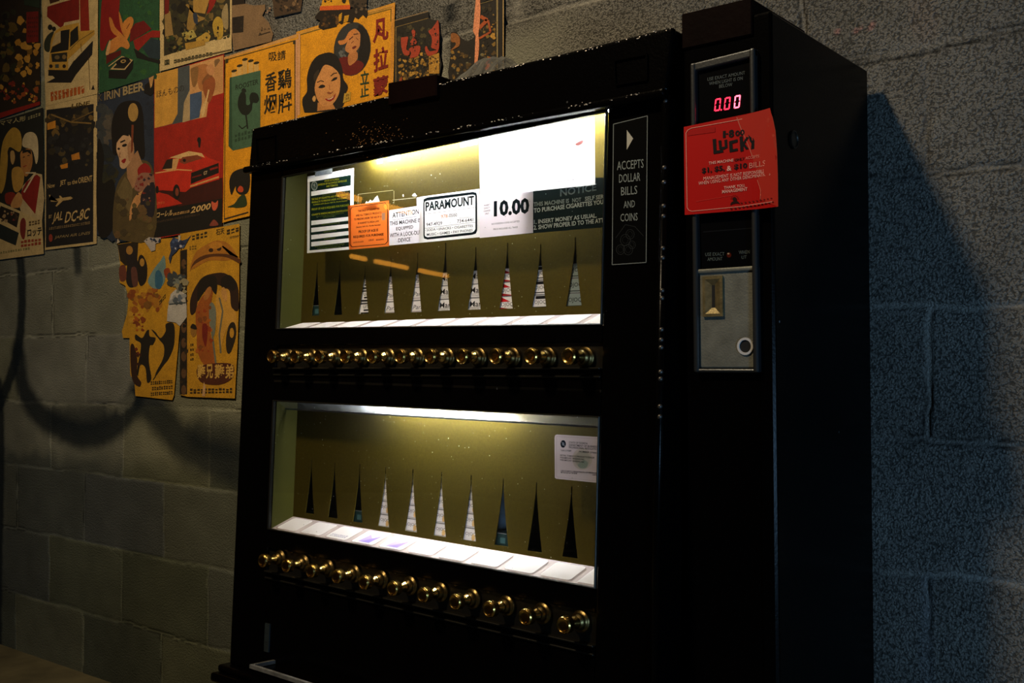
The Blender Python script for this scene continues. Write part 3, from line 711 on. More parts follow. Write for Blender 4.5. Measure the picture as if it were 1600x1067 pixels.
KN = [(0.0085, 0.010), (0.0095, 0.0112), (0.0088, 0.0135), (0.0070, 0.017), (0.0058, 0.021), (0.0054, 0.0255), (0.0080, 0.0268), (0.0118, 0.0275), (0.0125, 0.0285), (0.0125, 0.0375), (0.0120, 0.0385), (0.0112, 0.0388), (0.0110, 0.0405), (0.0100, 0.0410), (0.0094, 0.0400), (0.0060, 0.0392), (0.0022, 0.0394)]
CO = [(0.0160, -0.006), (0.0160, -0.001), (0.0150, 0.0005), (0.0120, 0.001), (0.0118, 0.004), (0.0105, 0.0075), (0.0092, 0.0085), (0.0085, 0.0105)]
kx = []
for row, (xy, n_) in enumerate((([425, 461, 499, 539, 582, 626, 672, 722, 775, 831, 889], 0), ([(411, 877), (447.5, 884.6), (486, 893.5), (526, 902.6), (569, 911.5), (614, 920.5), (661, 932), (713, 943), (764.6, 953), (822, 965), (881.5, 979)], 1))):
    for q in xy:
        px = (q, 558) if row == 0 else q
        P_ = onM(*px, 0.038); kx.append((row, P_[0], P_[2]))
# even the spacing out along each row
for row in (0, 1):
    pts = np.array([(x, z) for r, x, z in kx if r == row]); i_ = np.arange(11)
    fx_, fz_ = np.polyfit(i_, pts[:, 0], 2), np.polyfit(i_, pts[:, 1], 1)
    proto = None
    for i in range(11):
        at_ = Mp(np.polyval(fx_, i), np.polyval(fz_, i), 0.0)
        if proto is None:
            proto = lathe('pull_knob', KN, at_, M_BRASS, MA, 40, (8, 9)); pc_ = lathe('knob_collar', CO, at_, M_TARN, proto)
        else:
            k = proto.copy(); COL.objects.link(k); k.parent = MA; k.location = Vector(at_)-wloc(MA)
            c = pc_.copy(); COL.objects.link(c); c.parent = k; c.location = (0, 0, 0)

pins = [np.polyval(fx_, i+0.42) for i in range(10)]
for i, x in enumerate(pins):
    bm = bmesh.new(); q = Mp(x, np.polyval(fz_, i+0.42)+0.0165, -0.006)
    bmesh.ops.create_uvsphere(bm, u_segments=12, v_segments=8, radius=0.0042, matrix=Matrix.Translation(Vector(q)))
    bm_obj('rail_pin', bm, M_TARN, MA, smooth=True)

# --- plaque: ACCEPTS DOLLAR BILLS AND COINS
A = Art(lambda x, y, l: onM(x, y, 0.0015+l), 0.0003)
A.sheet([(957, 193), (1013, 179), (1011, 411), (955, 415)], (9, 9, 9), 2, 2); A.up()
A.frame([(958.5, 194), (1011.5, 181), (1009.5, 410), (956.5, 413.5)], 1.1, (115, 120, 118))
A.view(3.81, 920, 20)
A.poly([(226, 697), (264, 748), (226, 815)], (175, 170, 155))
for t, x0_, x1_, y0_, y1_, h_ in (('ACCEPTS', 168, 326, 937, 922, 52), ('DOLLAR', 180, 306, 1012, 1000, 50), ('BILLS', 192, 288, 1088, 1078, 50)):
    A.text(t, (x0_, y0_), (x1_, y1_), h_, (128, 134, 130))
A.view(3.334, 920, 300)
A.text('AND', (182, 84), (240, 78), 36, (128, 134, 130)); A.text('COINS', (165, 154), (254, 148), 40, (128, 134, 130))
for cx, cy, r in ((190, 250, 26), (215, 220, 22), (165, 300, 22), (205, 300, 24), (225, 275, 18)):
    A.frame([(cx+r*math.cos(i*0.42), cy+r*1.15*math.sin(i*0.42)) for i in range(15)], 2.0, (46, 48, 48)); A.frame([(cx+r*0.6*math.cos(i*0.7), cy+r*0.7*math.sin(i*0.7)) for i in range(9)], 1.6, (38, 40, 40))
A.line([(140, 240), (190, 170), (240, 180), (285, 230)], 2.0, (46, 48, 48))
A.build('information_plaque', M_PLATE, MA)

# --- long hinge at the door's right edge, knuckles in pairs
bm = bmesh.new()
a, b = Mp(-0.741, 0.34, 0.004), Mp(-0.741, 1.280, 0.004); dv = Vector(b-a)
bmesh.ops.create_cone(bm, cap_ends=True, segments=12, radius1=0.0065, radius2=0.0065, depth=dv.length, matrix=Matrix.Translation(Vector((a+b)/2)) @ dv.to_track_quat('Z', 'Y').to_matrix().to_4x4())
hg = bm_obj('hinge', bm, M_BLACK, MA, smooth=True)
for y in (158, 262, 285, 322, 338, 388, 403, 454, 466, 515, 531, 543, 581, 592, 635, 651):
    q = onM(1040-(y-150)*0.018, y, 0.008); bm = bmesh.new()
    bmesh.ops.create_uvsphere(bm, u_segments=12, v_segments=8, radius=0.0036, matrix=Matrix.Translation(Vector(q)))
    bm_obj('rivet', bm, M_DULL, hg, smooth=True)

# --- delivery tray at the foot with a scuffed steel lip
def trayp(px, d): q = onM(px[0], px[1], d); return (q[0], q[2])
bm = bmesh.new(); e0 = trayp((421, 1024), 0.004); e1 = trayp((394, 1043), 0.052); e2 = (wx1-0.02, e1[1]-0.004)
def bar(p, q, r_):
    p, q = Vector(p), Vector(q); dv = q-p
    bmesh.ops.create_cone(bm, cap_ends=True, segments=4, radius1=r_, radius2=r_, depth=dv.length+r_, matrix=Matrix.Translation((p+q)/2) @ dv.to_track_quat('Z', 'Y').to_matrix().to_4x4() @ Matrix.Rotation(math.pi/4, 4, 'Z'))
xt = e1[0]
bar(Mp(xt, e1[1], 0.004), Mp(xt, e1[1], 0.052), 0.0045); bar(Mp(xt, e1[1], 0.052), Mp(e2[0], e2[1], 0.052), 0.0045)
bm2 = bmesh.new(); slab(bm2, Mp, [(xt, e1[1]-0.045), (e2[0], e2[1]-0.045), (e2[0], e2[1]-0.004), (xt, e1[1]-0.004)], 0.052, 0.0, 0.002)
tr = bm_obj('delivery_tray', bm2, M_BLACK, MA); lip = bm_obj('tray_lip', bm, M_CHALK, tr); lip['label'] = 'scuffed pale metal lip'
bm = bmesh.new(); q0, q1 = trayp((415, 973), 0.001), trayp((423, 1020), 0.001)
slab(bm, Mp, [(q0[0], q1[1]), (q0[0]+0.014, q1[1]), (q0[0]+0.014, q0[1]), (q0[0], q0[1])], 0.0025, -0.002)
bm_obj('tray_guide', bm, mat_simple('worn_blue_grey_steel', (0.012, 0.019, 0.021), 0.6, 0.1, bump=0.3, bscale=300, var=0.5, vscale=80), MA)

# --- coin column
bm = bmesh.new(); slab(bm, Cp, [(-0.725, 0.0), (-0.5895, 0.0), (-0.5895, 1.370), (-0.720, 1.370)], 0.0, -0.03, 0.004, 2)
cc = bm_obj('coin_column', bm, M_BLACK, MA)
bm = bmesh.new(); a = onC(1067, 31, 0.004); b = onC(1177, 48, 0.004)
hexa(bm, [tuple(Cp(-0.720, 1.342, 0.004)), tuple(Cp(-0.615, 1.342, 0.004)), tuple(Cp(-0.615, 1.391, 0.004)), tuple(Cp(-0.720, 1.391, 0.004)), (-0.720, -0.215, 1.355), (-0.615, -0.215, 1.355), (-0.615, -0.215, 1.391), (-0.720, -0.215, 1.391)], 0.0015)
cp = bm_obj('column_cap', bm, M_WOOD, MA); cp['label'] = 'dark brown box-like cap on the coin column'
# steel surround
fr = [(-0.7035, 0.897), (-0.6085, 0.897), (-0.6085, 1.322), (-0.7035, 1.318)]; t = 0.0075
bm = bmesh.new()
slab(bm, Cp, [fr[0], (fr[0][0]+t, fr[0][1]), (fr[3][0]+t, fr[3][1]), fr[3]], 0.012, 0.0, 0.0025, 2)
slab(bm, Cp, [(fr[1][0]-t, fr[1][1]), fr[1], fr[2], (fr[2][0]-t, fr[2][1])], 0.012, 0.0, 0.0025, 2)
slab(bm, Cp, [(fr[3][0], fr[3][1]-0.011), (fr[2][0], fr[2][1]-0.011), fr[2], fr[3]], 0.010, 0.0, 0.002, 2)
slab(bm, Cp, [fr[0], fr[1], (fr[1][0], fr[1][1]+0.005), (fr[0][0], fr[0][1]+0.005)], 0.010, 0.0, 0.002, 2)
fm = bm_obj('payment_surround', bm, M_FRAME, MA)
# display plate with its print and red digits
A = Art(lambda x, y, l: onC(x, y, 0.004+l), 0.0003)
A.poly([(1090, 108), (1178, 94), (1187, 336), (1096, 336)], (6, 6, 7)); A.up()
A.view(3.81, 920, 20)
for t_, x0_, x1_, y0_, y1_, h_ in (('USE EXACT AMOUNT', 706, 930, 406, 366, 20), ('WHEN LIGHT IS ON', 716, 916, 432, 398, 20), ('BELOW', 776, 854, 448, 436, 20)):
    A.text(t_, (x0_, y0_), (x1_, y1_), h_, (92, 98, 96))
dp = A.build('price_display', M_PLATE, MA)
def digit(x0_, y0_, wd, ht, sl, mat, point):
    # seven-segment nought, leaning; px frame of the display plate
    th_ = 0.20*wd; sk = 0.16
    def P_(u, v): return (x0_+wd*u+sk*ht*v*0.6, y0_-ht*v-sl*wd*u)
    segs = [[(0.15, 1), (0.9, 1), (0.78, 0.88), (0.28, 0.88)], [(0.15, 0), (0.9, 0), (0.78, 0.12), (0.28, 0.12)]]
    for s0, s1 in ((0.04, 0.49), (0.52, 0.96)):
        segs.append([(0.02, s0), (0.24, s0+0.08), (0.24, s1-0.05), (0.02, s1)]); segs.append([(1.0, s0), (0.78, s0+0.08), (0.78, s1-0.05), (1.0, s1)])
    if point: segs.append([(1.10, -0.02), (1.30, -0.02), (1.30, 0.10), (1.10, 0.10)])
    bm = bmesh.new()
    for sg in segs:
        f_ = [Vector(onC(*P_(u, v), 0.0055)) for u, v in sg]; bk = [Vector(onC(*P_(u, v), 0.0045)) for u, v in sg]; hexa(bm, f_+bk)
    return bm_obj('display_digit', bm, mat, dp)
digit(1115.5, 174.5, 9.5, 20, 0.18, M_LED, True); digit(1130.5, 172.5, 9.5, 20, 0.18, M_LED, False); digit(1146, 170, 9.5, 20.5, 0.18, M_LEDHOT, False)
# bill acceptor plate below the red notice
A = Art(lambda x, y, l: onC(x, y, 0.004+l), 0.0003)
A.poly([(1094, 330), (1184, 330), (1188, 417), (1097, 421)], (7, 7, 8)); A.up(); A.view(3.334, 920, 300)
A.line([(596, 208), (858, 187)], 5, (24, 25, 27))
A.text('USE EXACT', (607, 334), (706, 331), 18, (88, 96, 92)); A.text('AMOUNT', (618, 359), (696, 356), 18, (88, 96, 92)); A.text('WHEN', (781, 324), (838, 320), 18, (88, 96, 92)); A.text('LIT', (796, 348), (822, 346), 16, (88, 96, 92))
A.ell(730, 328, 12, 13, (80, 26, 14)); A.up().ell(727, 321, 6, 4, (170, 140, 110))
A.build('bill_acceptor', M_PLATE, MA)
# grey coin plate, brass slot, coin return hole
bm = bmesh.new(); slab(bm, Cp, [(-0.697, 0.903), (-0.616, 0.903), (-0.616, 1.034), (-0.697, 1.034)], 0.006, 0.0, 0.002, 2)
cpn = bm_obj('coin_plate', bm, M_ZINC, MA)
bm = bmesh.new(); slab(bm, Cp, [(-0.699, 1.031), (-0.614, 1.031), (-0.614, 1.037), (-0.699, 1.037)], 0.009, 0.0, 0.002, 2); bm_obj('plate_bead', bm, M_ZINC, cpn)
bm = bmesh.new(); x0_, x1_, z0_, z1_ = -0.6895, -0.6595, 0.972, 1.0265; O = rect(x0_, x1_, z0_, z1_); I = rect(x0_+0.004, x1_-0.004, z0_+0.004, z1_-0.004); J = rect(-0.6768, -0.6722, z0_+0.012, z1_-0.012)
vo = [[bm.verts.new(Cp(*p, d)) for p in Q] for Q, d in ((O, 0.006), (O, 0.0095), (I, 0.0095), (J, 0.0065))]
for a, b in zip(vo, vo[1:]):
    for i in range(4): bm.faces.new((a[i], a[(i+1) % 4], b[(i+1) % 4], b[i]))
cs = bm_obj('coin_slot', bm, mat_simple('dull_brass', (0.24, 0.19, 0.09), 0.45, 0.7, bump=0.2, bscale=300, var=0.3, vscale=100), cpn)
bm = bmesh.new(); slab(bm, Cp, J, 0.0066, 0.004); bm_obj('slot_opening', bm, M_HOLE, cpn)
bm = bmesh.new(); c0 = onC(1165, 541, 0.006); n = Vector(-uC); ux = Vector((1, 0, 0)); uz = n.cross(ux); rg = []
for r_, d in ((0.0115, 0.0), (0.0115, 0.002), (0.0085, 0.002), (0.0083, 0.0003)):
    rg.append([bm.verts.new(Vector(c0)+n*d+ux*r_*math.cos(i*math.pi/14)+uz*r_*math.sin(i*math.pi/14)) for i in range(28)])
for a, b in zip(rg, rg[1:]):
    for i in range(28): bm.faces.new((a[i], a[(i+1) % 28], b[(i+1) % 28], b[i]))
bm_obj('return_ring', bm, mat_simple('pale_ring_metal', (0.60, 0.57, 0.54), 0.5, 0.1), cpn)
bm = bmesh.new(); bm.faces.new([bm.verts.new(Vector(c0)+n*0.0004+ux*0.0086*math.cos(i*math.pi/14)+uz*0.0086*math.sin(i*math.pi/14)) for i in range(28)]); bm_obj('return_hole', bm, M_HOLE, cpn)
# lock on the side, small chute knob on the cap
bm = bmesh.new(); cy, cz = unp(1241, 218, (-0.5885, 0, 0), np.array([1.0, 0, 0]))[1:]
rg = [[bm.verts.new((x, cy+r_*math.cos(i*math.pi/12), cz+r_*math.sin(i*math.pi/12))) for i in range(24)] for x, r_ in ((-0.590, 0.0125), (-0.5875, 0.0125), (-0.587, 0.0105), (-0.5885, 0.0095))]
for a, b in zip(rg, rg[1:]):
    for i in range(24): bm.faces.new((a[i], a[(i+1) % 24], b[(i+1) % 24], b[i]))
bm.faces.new(rg[-1]); bm_obj('side_lock', bm, M_DARK, MA)

# ================================================================== CIGARETTE PACKS BEHIND THE SLOTS
for W, SL in ((W1, SL1), (W2, SL2)):
    lz = np.polyfit([q[0] for q in SL[:10]], [q[1] for q in SL[:10]], 1); z0 = [np.polyval(lz, wx0)-0.0032, np.polyval(lz, wx1)-0.0032]
    for q in range(11): SL[q] = (SL[q][0], float(np.polyval(lz, SL[q][0])), SL[q][2], SL[q][3])
    bm = bmesh.new(); slab(bm, Mp, [(wx0, z0[0]-0.004), (wx1, z0[1]-0.004), (wx1, z0[1]), (wx0, z0[0])], -0.0600, -0.155)
    bm_obj('pack_ledge', bm, M_DARK, MA)
WORD = ['first', 'second', 'third', 'fourth', 'fifth', 'sixth', 'seventh', 'eighth', 'ninth', 'tenth']
LEVEL = ['bottom', 'second from bottom', 'third from bottom', 'topmost']
PW, PH = 0.054, 0.0228
def pack(x, z, style, label, group, teal=False):
    d0 = -0.0606; base = {'teal': (14, 40, 42), 'dim': (120, 132, 132)}.get(style, (226, 222, 228))
    A = Art(lambda px, py, l: Mp(x-PW/2+PW*px, z+PH*py, d0+l), 0.0001)
    A.poly([(0, 0), (1, 0), (1, 1), (0, 1)], base)
    D = -0.085; b8 = [tuple(Mp(x-PW/2+PW*u, z+PH*v, d0+D*k)) for k in (0, 1) for u, v in ((0, 0), (1, 0), (1, 1), (0, 1))]
    i0 = len(A.v); A.v += b8
    for f in ((4, 5, 6, 7), (0, 1, 5, 4), (1, 2, 6, 5), (2, 3, 7, 6), (3, 0, 4, 7)): A.f.append(tuple(i0+i for i in f)); A.c.append(lin(base))
    A.up(); K = (18, 18, 24)
    A.poly([(0, 0.97), (1, 0.97), (1, 1.0), (0, 1.0)], (120, 118, 125)); A.poly([(0, 0), (1, 0), (1, 0.04), (0, 0.04)], (90, 90, 98))
    def tx(t, x0, x1, y0, h, c, bold=0.0, shx=0.0): A.text(t, (x0, y0), (x1, y0), -h, c, bold, shx)
    if style == 'bars': A.poly([(0.3, 0.10), (0.75, 0.10), (0.75, 0.26), (0.3, 0.26)], K); A.poly([(0.44, 0.36), (0.75, 0.36), (0.75, 0.5), (0.44, 0.5)], K); tx('un', 0.42, 0.66, 0.58, 0.26, (30, 60, 50)); A.poly([(0, 0.9), (1, 0.9), (1, 0.97), (0, 0.97)], K)
    if style == 'script': tx('Parli', 0.30, 0.74, 0.34, 0.34, (26, 28, 66), 0.0, 0.05); A.poly([(0, 0.16), (1, 0.16), (1, 0.20), (0, 0.20)], (120, 90, 120))
    if style == 'serif': tx('Marl', 0.27, 0.80, 0.36, 0.42, K, 0.01); A.poly([(0, 0.29), (1, 0.29), (1, 0.31), (0, 0.31)], K); tx('GOLD', 0.35, 0.65, 0.10, 0.13, (60, 60, 66))
    if style == 'chevron': A.poly([(0.0, 0.62), (0.62, 0.62), (0.25, 0.98), (0, 0.98)], (170, 12, 22)); tx('OJOQ', 0.26, 0.74, 0.22, 0.36, (30, 26, 34)); A.poly([(0.0, 0.04), (0.9, 0.04), (0.62, 0.10), (0.30, 0.22), (0, 0.22)], (150, 10, 20))
    if style == 'block': A.poly([(0.32, 0.72), (0.86, 0.72), (0.86, 0.94), (0.32, 0.94)], K); tx('OJOQ', 0.28, 0.72, 0.30, 0.34, (40, 42, 48)); A.poly([(0, 0.12), (1, 0.12), (1, 0.19), (0, 0.19)], K)
    if style == 'gilt': tx('OJOQ', 0.28, 0.72, 0.42, 0.30, (44, 46, 60)); A.blob([(0.56, 0.15), (0.66, 0.2), (0.68, 0.45), (0.6, 0.6), (0.54, 0.4)], (214, 176, 120)); A.poly([(0, 0.1), (1, 0.1), (1, 0.13), (0, 0.13)], (110, 112, 130))
    if style == 'dim': tx('OJOQ', 0.26, 0.74, 0.34, 0.38, (16, 20, 22), 0.01); A.poly([(0, 0.12), (1, 0.12), (1, 0.18), (0, 0.18)], (30, 34, 36))
    if style == 'teal': A.poly([(0.4, 0.3), (0.6, 0.3), (0.6, 0.7), (0.4, 0.7)], (52, 84, 88))
    o = A.build('cigarette_pack', M_PRINT)
    tag(o, label, 'cigarette pack', group)
STY = {'bars': 'white pack with black bars', 'script': 'white pack with slanted lettering', 'serif': 'white pack with serif lettering', 'chevron': 'white pack with red chevron',
       'block': 'white pack with black block', 'dim': 'greyish pack with dark lettering', 'gilt': 'white pack with gilt crest', 'teal': 'dark teal pack'}
for col, style, n_ in ((0, 'teal', 1), (2, 'bars', 3), (3, 'script', 3), (4, 'script', 3), (5, 'serif', 3), (6, 'serif', 3), (7, 'chevron', 3), (8, 'block', 3), (9, 'dim', 3)):
    for k in range(n_):
        lv = LEVEL[k] if k < n_-1 or n_ == 1 else 'topmost'
        pack(SL1[col][0], SL1[col][1]-0.0028+k*(PH+0.0004), style, '%s, %s in %s slot of upper window' % (STY[style], lv, WORD[col]), 'packs in the upper window')
for col, style, n_ in ((2, 'teal', 1), (3, 'gilt', 4), (4, 'gilt', 4), (5, 'gilt', 4), (6, 'gilt', 4), (7, 'teal', 1)):
    for k in range(n_):
        lv = LEVEL[k] if k < n_-1 or n_ == 1 else 'topmost'
        pack(SL2[col][0], SL2[col][1]-0.0028+k*(PH+0.0004), style, '%s, %s in %s slot of lower window' % (STY[style], lv, WORD[col]), 'packs in the lower window')

# ================================================================== NOTICES BEHIND THE GLASS
def notice(name, d, label, cat='notice', step=0.00014): return Art(lambda x, y, l: onM(x, y, d+l), step), name, label, cat
def finish(T, mat): A, name, label, cat = T; return tag(A.build(name, mat), label, cat)
Wt, Gr, Ye, K = (250, 248, 250), (12, 38, 30), (240, 240, 50), (16, 16, 20)

T = notice('licence_form', -0.0075, 'white form with dark green printed panel, leftmost notice in the upper window'); A = T[0]; A.view(7.62, 470, 260)
A.sheet([(80, 120), (632, 20), (625, 985), (75, 1032)], Wt, 4, 4); A.up()
for q_ in ([(106, 185), (597, 100), (594, 226), (106, 302)], [(106, 355), (590, 281), (588, 597), (106, 650)], [(106, 702), (588, 643), (588, 682), (106, 735)], [(106, 787), (588, 728), (588, 767), (106, 820)], [(106, 872), (588, 813), (588, 852), (106, 903)], [(106, 955), (588, 898), (588, 955), (104, 1000)],
           [(106, 302), (124, 299), (124, 352), (106, 355)], [(106, 650), (125, 648), (125, 955), (106, 955)]): A.poly(q_, Gr)
A.up()
A.ell(162, 232, 38, 56, (190, 200, 205)); A.up(); A.ell(162, 232, 28, 42, (70, 100, 98)); A.up(); A.line([(140, 215), (185, 250)], 5, (190, 200, 205)); A.line([(162, 195), (158, 272)], 5, (190, 200, 205)); A.ell(162, 222, 9, 16, (190, 200, 205))
for t, bl, br, h in (('STATE OF FLORIDA', (283, 186), (458, 160), 22), ('DIVISION OF ALCOHOLIC BEVERAGES', (205, 232), (548, 180), 24), ('AND TOBACCO', (303, 250), (440, 232), 24)): A.text(t, bl, br, h, Ye, 0.02)
for t, bl, br, h, c in (('THE SALE OF CIGARETTES AND OTHER TOBACCO', (128, 405), (560, 345), 24, Ye), ('PRODUCTS TO PERSONS UNDER 18 IS AGAINST', (132, 440), (552, 382), 22, Ye), ('FLORIDA LAW (Section 569.101, Florida Statutes)', (150, 470), (550, 418), 20, Ye),
                        ('PROOF OF AGE IS REQUIRED FOR PURCHASE', (130, 530), (574, 476), 30, (225, 232, 40)), ('CIGARETTE VENDING MACHINE IDENTIFICATION', (130, 588), (565, 533), 22, Ye)): A.text(t, bl, br, h, c, 0.015)
for bl, br in (((255, 350), (410, 328)), ((180, 605), (515, 560)), ((265, 610), (415, 592)), ((245, 700), (460, 678)), ((270, 787), (425, 766)), ((275, 872), (415, 852)), ((165, 960), (520, 930)), ((195, 982), (475, 958))): A.scrib(bl, br, 11, 16, (120, 140, 40), int(bl[0]))
finish(T, M_FILM)

T = notice('age_notice', -0.0062, 'orange notice with black cut-corner border, overlapping the green form'); A = T[0]; A.view(7.62, 470, 260)
Or = (238, 120, 48)
A.sheet([(560, 466), (1050, 405), (1052, 950), (575, 992)], Or, 4, 4); A.up()
A.frame([(610, 483), (1005, 432), (1032, 470), (1035, 890), (1005, 925), (612, 958), (586, 930), (588, 520)], 8, K)
for t, bl, br, h in (('THE SALE OF CIGARETTES', (680, 545), (938, 513), 24), ('AND ALL TOBACCO PRODUCTS', (655, 598), (960, 562), 26), ('TO PERSONS UNDER THE AGE OF 18', (633, 645), (960, 608), 24), ('IS AGAINST FLORIDA LAW', (680, 688), (932, 662), 22), ('(Section 569.101, Florida Statutes)', (660, 738), (950, 706), 22),
                     ('PROOF OF AGE IS', (688, 795), (920, 772), 32), ('REQUIRED FOR PURCHASE', (625, 860), (985, 826), 34)): A.text(t, bl, br, h, (40, 4, 4), 0.035)
A.poly([(964, 556), (1004, 550), (1002, 636), (966, 640)], (240, 240, 246)); A.scrib((620, 915), (750, 902), 16, 12, (110, 40, 24), 2); A.scrib((805, 890), (870, 884), 20, 4, (90, 30, 24), 4); A.scrib((895, 885), (990, 875), 16, 6, (90, 30, 24), 5)
finish(T, M_FILM)

T = notice('lockout_notice', -0.0068, 'white card with thin black capitals between the orange notice and the phone number card'); A = T[0]; A.view(7.62, 470, 260)
A.sheet([(1040, 525), (1460, 458), (1455, 905), (1052, 942)], (240, 234, 244), 4, 4); A.up()
for t, bl, br, h in (('ATTENTION', (1090, 616), (1405, 565), 62), ('THIS MACHINE IS', (1060, 705), (1425, 662), 48), ('EQUIPPED', (1135, 770), (1338, 745), 46), ('WITH A LOCK-OUT', (1060, 848), (1436, 808), 50), ('DEVICE', (1160, 905), (1305, 890), 48)): A.text(t, bl, br, h, (8, 8, 10), 0.016)
A.line([(1088, 640), (1400, 592)], 3, (40, 40, 44))
finish(T, M_FILM)

T = notice('phone_number_card', -0.0055, 'white card with rounded dark blue border and phone numbers, left of the price card'); A = T[0]; A.view(4.447, 640, 160)
A.poly([(48, 662), (80, 655), (74, 720), (50, 722)], (205, 200, 225)); A.sheet([(76, 655), (486, 600), (488, 936), (66, 976)], Wt, 4, 4); A.up()
Nv = (6, 20, 30)
rr_ = [(95, 700), (98, 672), (125, 660), (440, 622), (464, 628), (469, 650), (470, 890), (460, 912), (435, 920), (125, 953), (100, 945), (96, 925)]
ri_ = [(104, 700), (106, 690), (125, 682), (436, 640), (454, 645), (456, 655), (457, 880), (448, 894), (435, 902), (125, 937), (108, 930), (105, 920)]
for k in range(12): A.poly([rr_[k], rr_[(k+1) % 12], ri_[(k+1) % 12], ri_[k]], Nv)
A.text('PARAMOUNT', (110, 758), (448, 712), 66, Nv, 0.035)
A.line([(106, 776), (456, 730)], 2, (60, 60, 70)); A.line([(106, 874), (456, 832)], 2, (60, 60, 70))
for t, bl, br, h, c in (('978', (218, 806), (264, 800), 24, (196, 120, 60)), ('-0500', (266, 800), (330, 793), 24, (50, 52, 60)), ('947-4929', (116, 862), (226, 850), 24, (40, 42, 50)), ('734-6441', (330, 838), (442, 826), 24, (40, 42, 50)),
                        ('SODA • SNACKS • CIGARETTES', (118, 896), (440, 866), 18, Nv), ('MUSIC • GAMES • PAY PHONES', (120, 928), (438, 896), 18, Nv)): A.text(t, bl, br, h, c, 0.01)
A.scrib((344, 808), (430, 800), 6, 10, (150, 150, 160), 8); A.scrib((246, 782), (305, 776), 5, 8, (150, 150, 160), 9); A.scrib((155, 830), (195, 826), 5, 5, (150, 150, 160), 7)
finish(T, M_FILM)

T = notice('price_card', -0.0066, 'white card showing the large price 10.00'); A = T[0]; A.view(4.447, 640, 160)
A.sheet([(487, 640), (858, 590), (858, 906), (487, 942)], (238, 228, 238), 4, 4); A.up()
A.text('10.00', (585, 796), (832, 772), 112, (12, 26, 34), 0.045)
for t, bl, br in (('INSERT', (518, 722), (560, 716)), ('EXACT', (518, 742), (556, 736)), ('CHANGE', (514, 762), (560, 756)), ('ONLY', (524, 780), (552, 776))): A.text(t, bl, br, 12, (70, 64, 74), 0.01)
A.text('NO FOREIGN COINS ACCEPTED', (570, 852), (764, 832), 13, (70, 64, 74), 0.01); A.text('PRICE INCLUDES ALL TAXES', (582, 888), (752, 872), 12, (70, 64, 74), 0.01)
finish(T, M_FILM)

T = notice('self_service_notice', -0.0105, 'black notice with white capitals at the right edge of upper window'); A = T[0]; A.view(4.447, 640, 160)
A.sheet([(800, 560), (1362, 520), (1358, 866), (800, 915)], (9, 20, 20), 2, 2); A.up()
LG = (235, 240, 238)
A.text('NOTICE', (1046, 654), (1298, 612), 50, (150, 162, 160), 0.02)
for t, bl, br, h, c in (('THIS MACHINE IS', (862, 724), (1108, 698), 30, (180, 188, 186)), ('NOT', (1130, 696), (1192, 690), 30, (180, 188, 186)), ('SELF SER', (1218, 686), (1350, 668), 30, (205, 212, 210)), ('TO PURCHASE CIGARETTES YOU', (863, 768), (1346, 706), 32, LG), ('1. INSERT MONEY AS USUAL.', (864, 846), (1300, 800), 30, LG), ('2. SHOW PROPER ID TO THE ATT', (862, 886), (1350, 834), 32, LG)): A.text(t, bl, br, h, c, 0.025)
finish(T, M_FILM)

T = notice('licence_certificate', -0.0045, 'large bright white certificate with a pale seal in the top right of upper window', 'certificate'); A = T[0]; A.view(4.447, 640, 160)
A.sheet([(482, 236), (1284, 100), (1290, 572), (490, 654)], (255, 253, 254), 6, 4); A.up()
for k in range(26): a_ = k*0.2417; A.line([(1172+44*math.cos(a_), 256+58*math.sin(a_)), (1172+36*math.cos(a_), 256+48*math.sin(a_))], 5, (205, 168, 150))
A.blob([(1150, 290), (1180, 270), (1205, 262), (1200, 285), (1170, 302)], (196, 130, 130)); A.ell(1170, 222, 7, 10, (205, 160, 150)); A.scrib((1140, 270), (1200, 258), 18, 4, (205, 170, 165), 12)
A.scrib((1178, 350), (1238, 342), 7, 8, (205, 205, 225), 3)
for i in range(14): A.line([(650+i*21, 596-i*2.6), (662+i*21, 560-i*4.6)], 3, (206, 182, 180))
for k in range(3): A.scrib((525, 520+k*16), (690, 492+k*16), 7, 14, (200, 194, 200), 20+k)
A.scrib((1015, 556), (1150, 540), 8, 14, (130, 120, 140), 31); A.scrib((505, 350), (590, 338), 6, 9, (242, 236, 240), 32); A.line([(780, 425), (840, 400), (900, 420)], 3, (244, 240, 242))
finish(T, M_FILM)

T = notice('clear_pocket', -0.0090, 'clear plastic pocket with a torn white paper peak behind the orange notice', 'pocket'); A = T[0]; A.view(7.62, 470, 260)
for p in ([(680, 460), (682, 332)], [(682, 332), (1100, 283)], [(1108, 290), (1110, 440)]): A.line(p, 4, (190, 180, 140))
A.line([(1092, 402), (1370, 372)], 5, (220, 214, 190))
A.poly([(740, 470), (765, 440), (783, 412), (800, 428), (828, 395), (846, 412), (862, 404), (884, 372), (912, 346), (940, 420), (945, 460)], (240, 236, 236))
A.blob([(1212, 335), (1222, 332), (1228, 350), (1220, 362), (1211, 352)], Wt); A.blob([(1325, 345), (1345, 322), (1362, 320), (1372, 336), (1382, 346), (1370, 358), (1340, 356)], Wt)
finish(T, M_FILM)

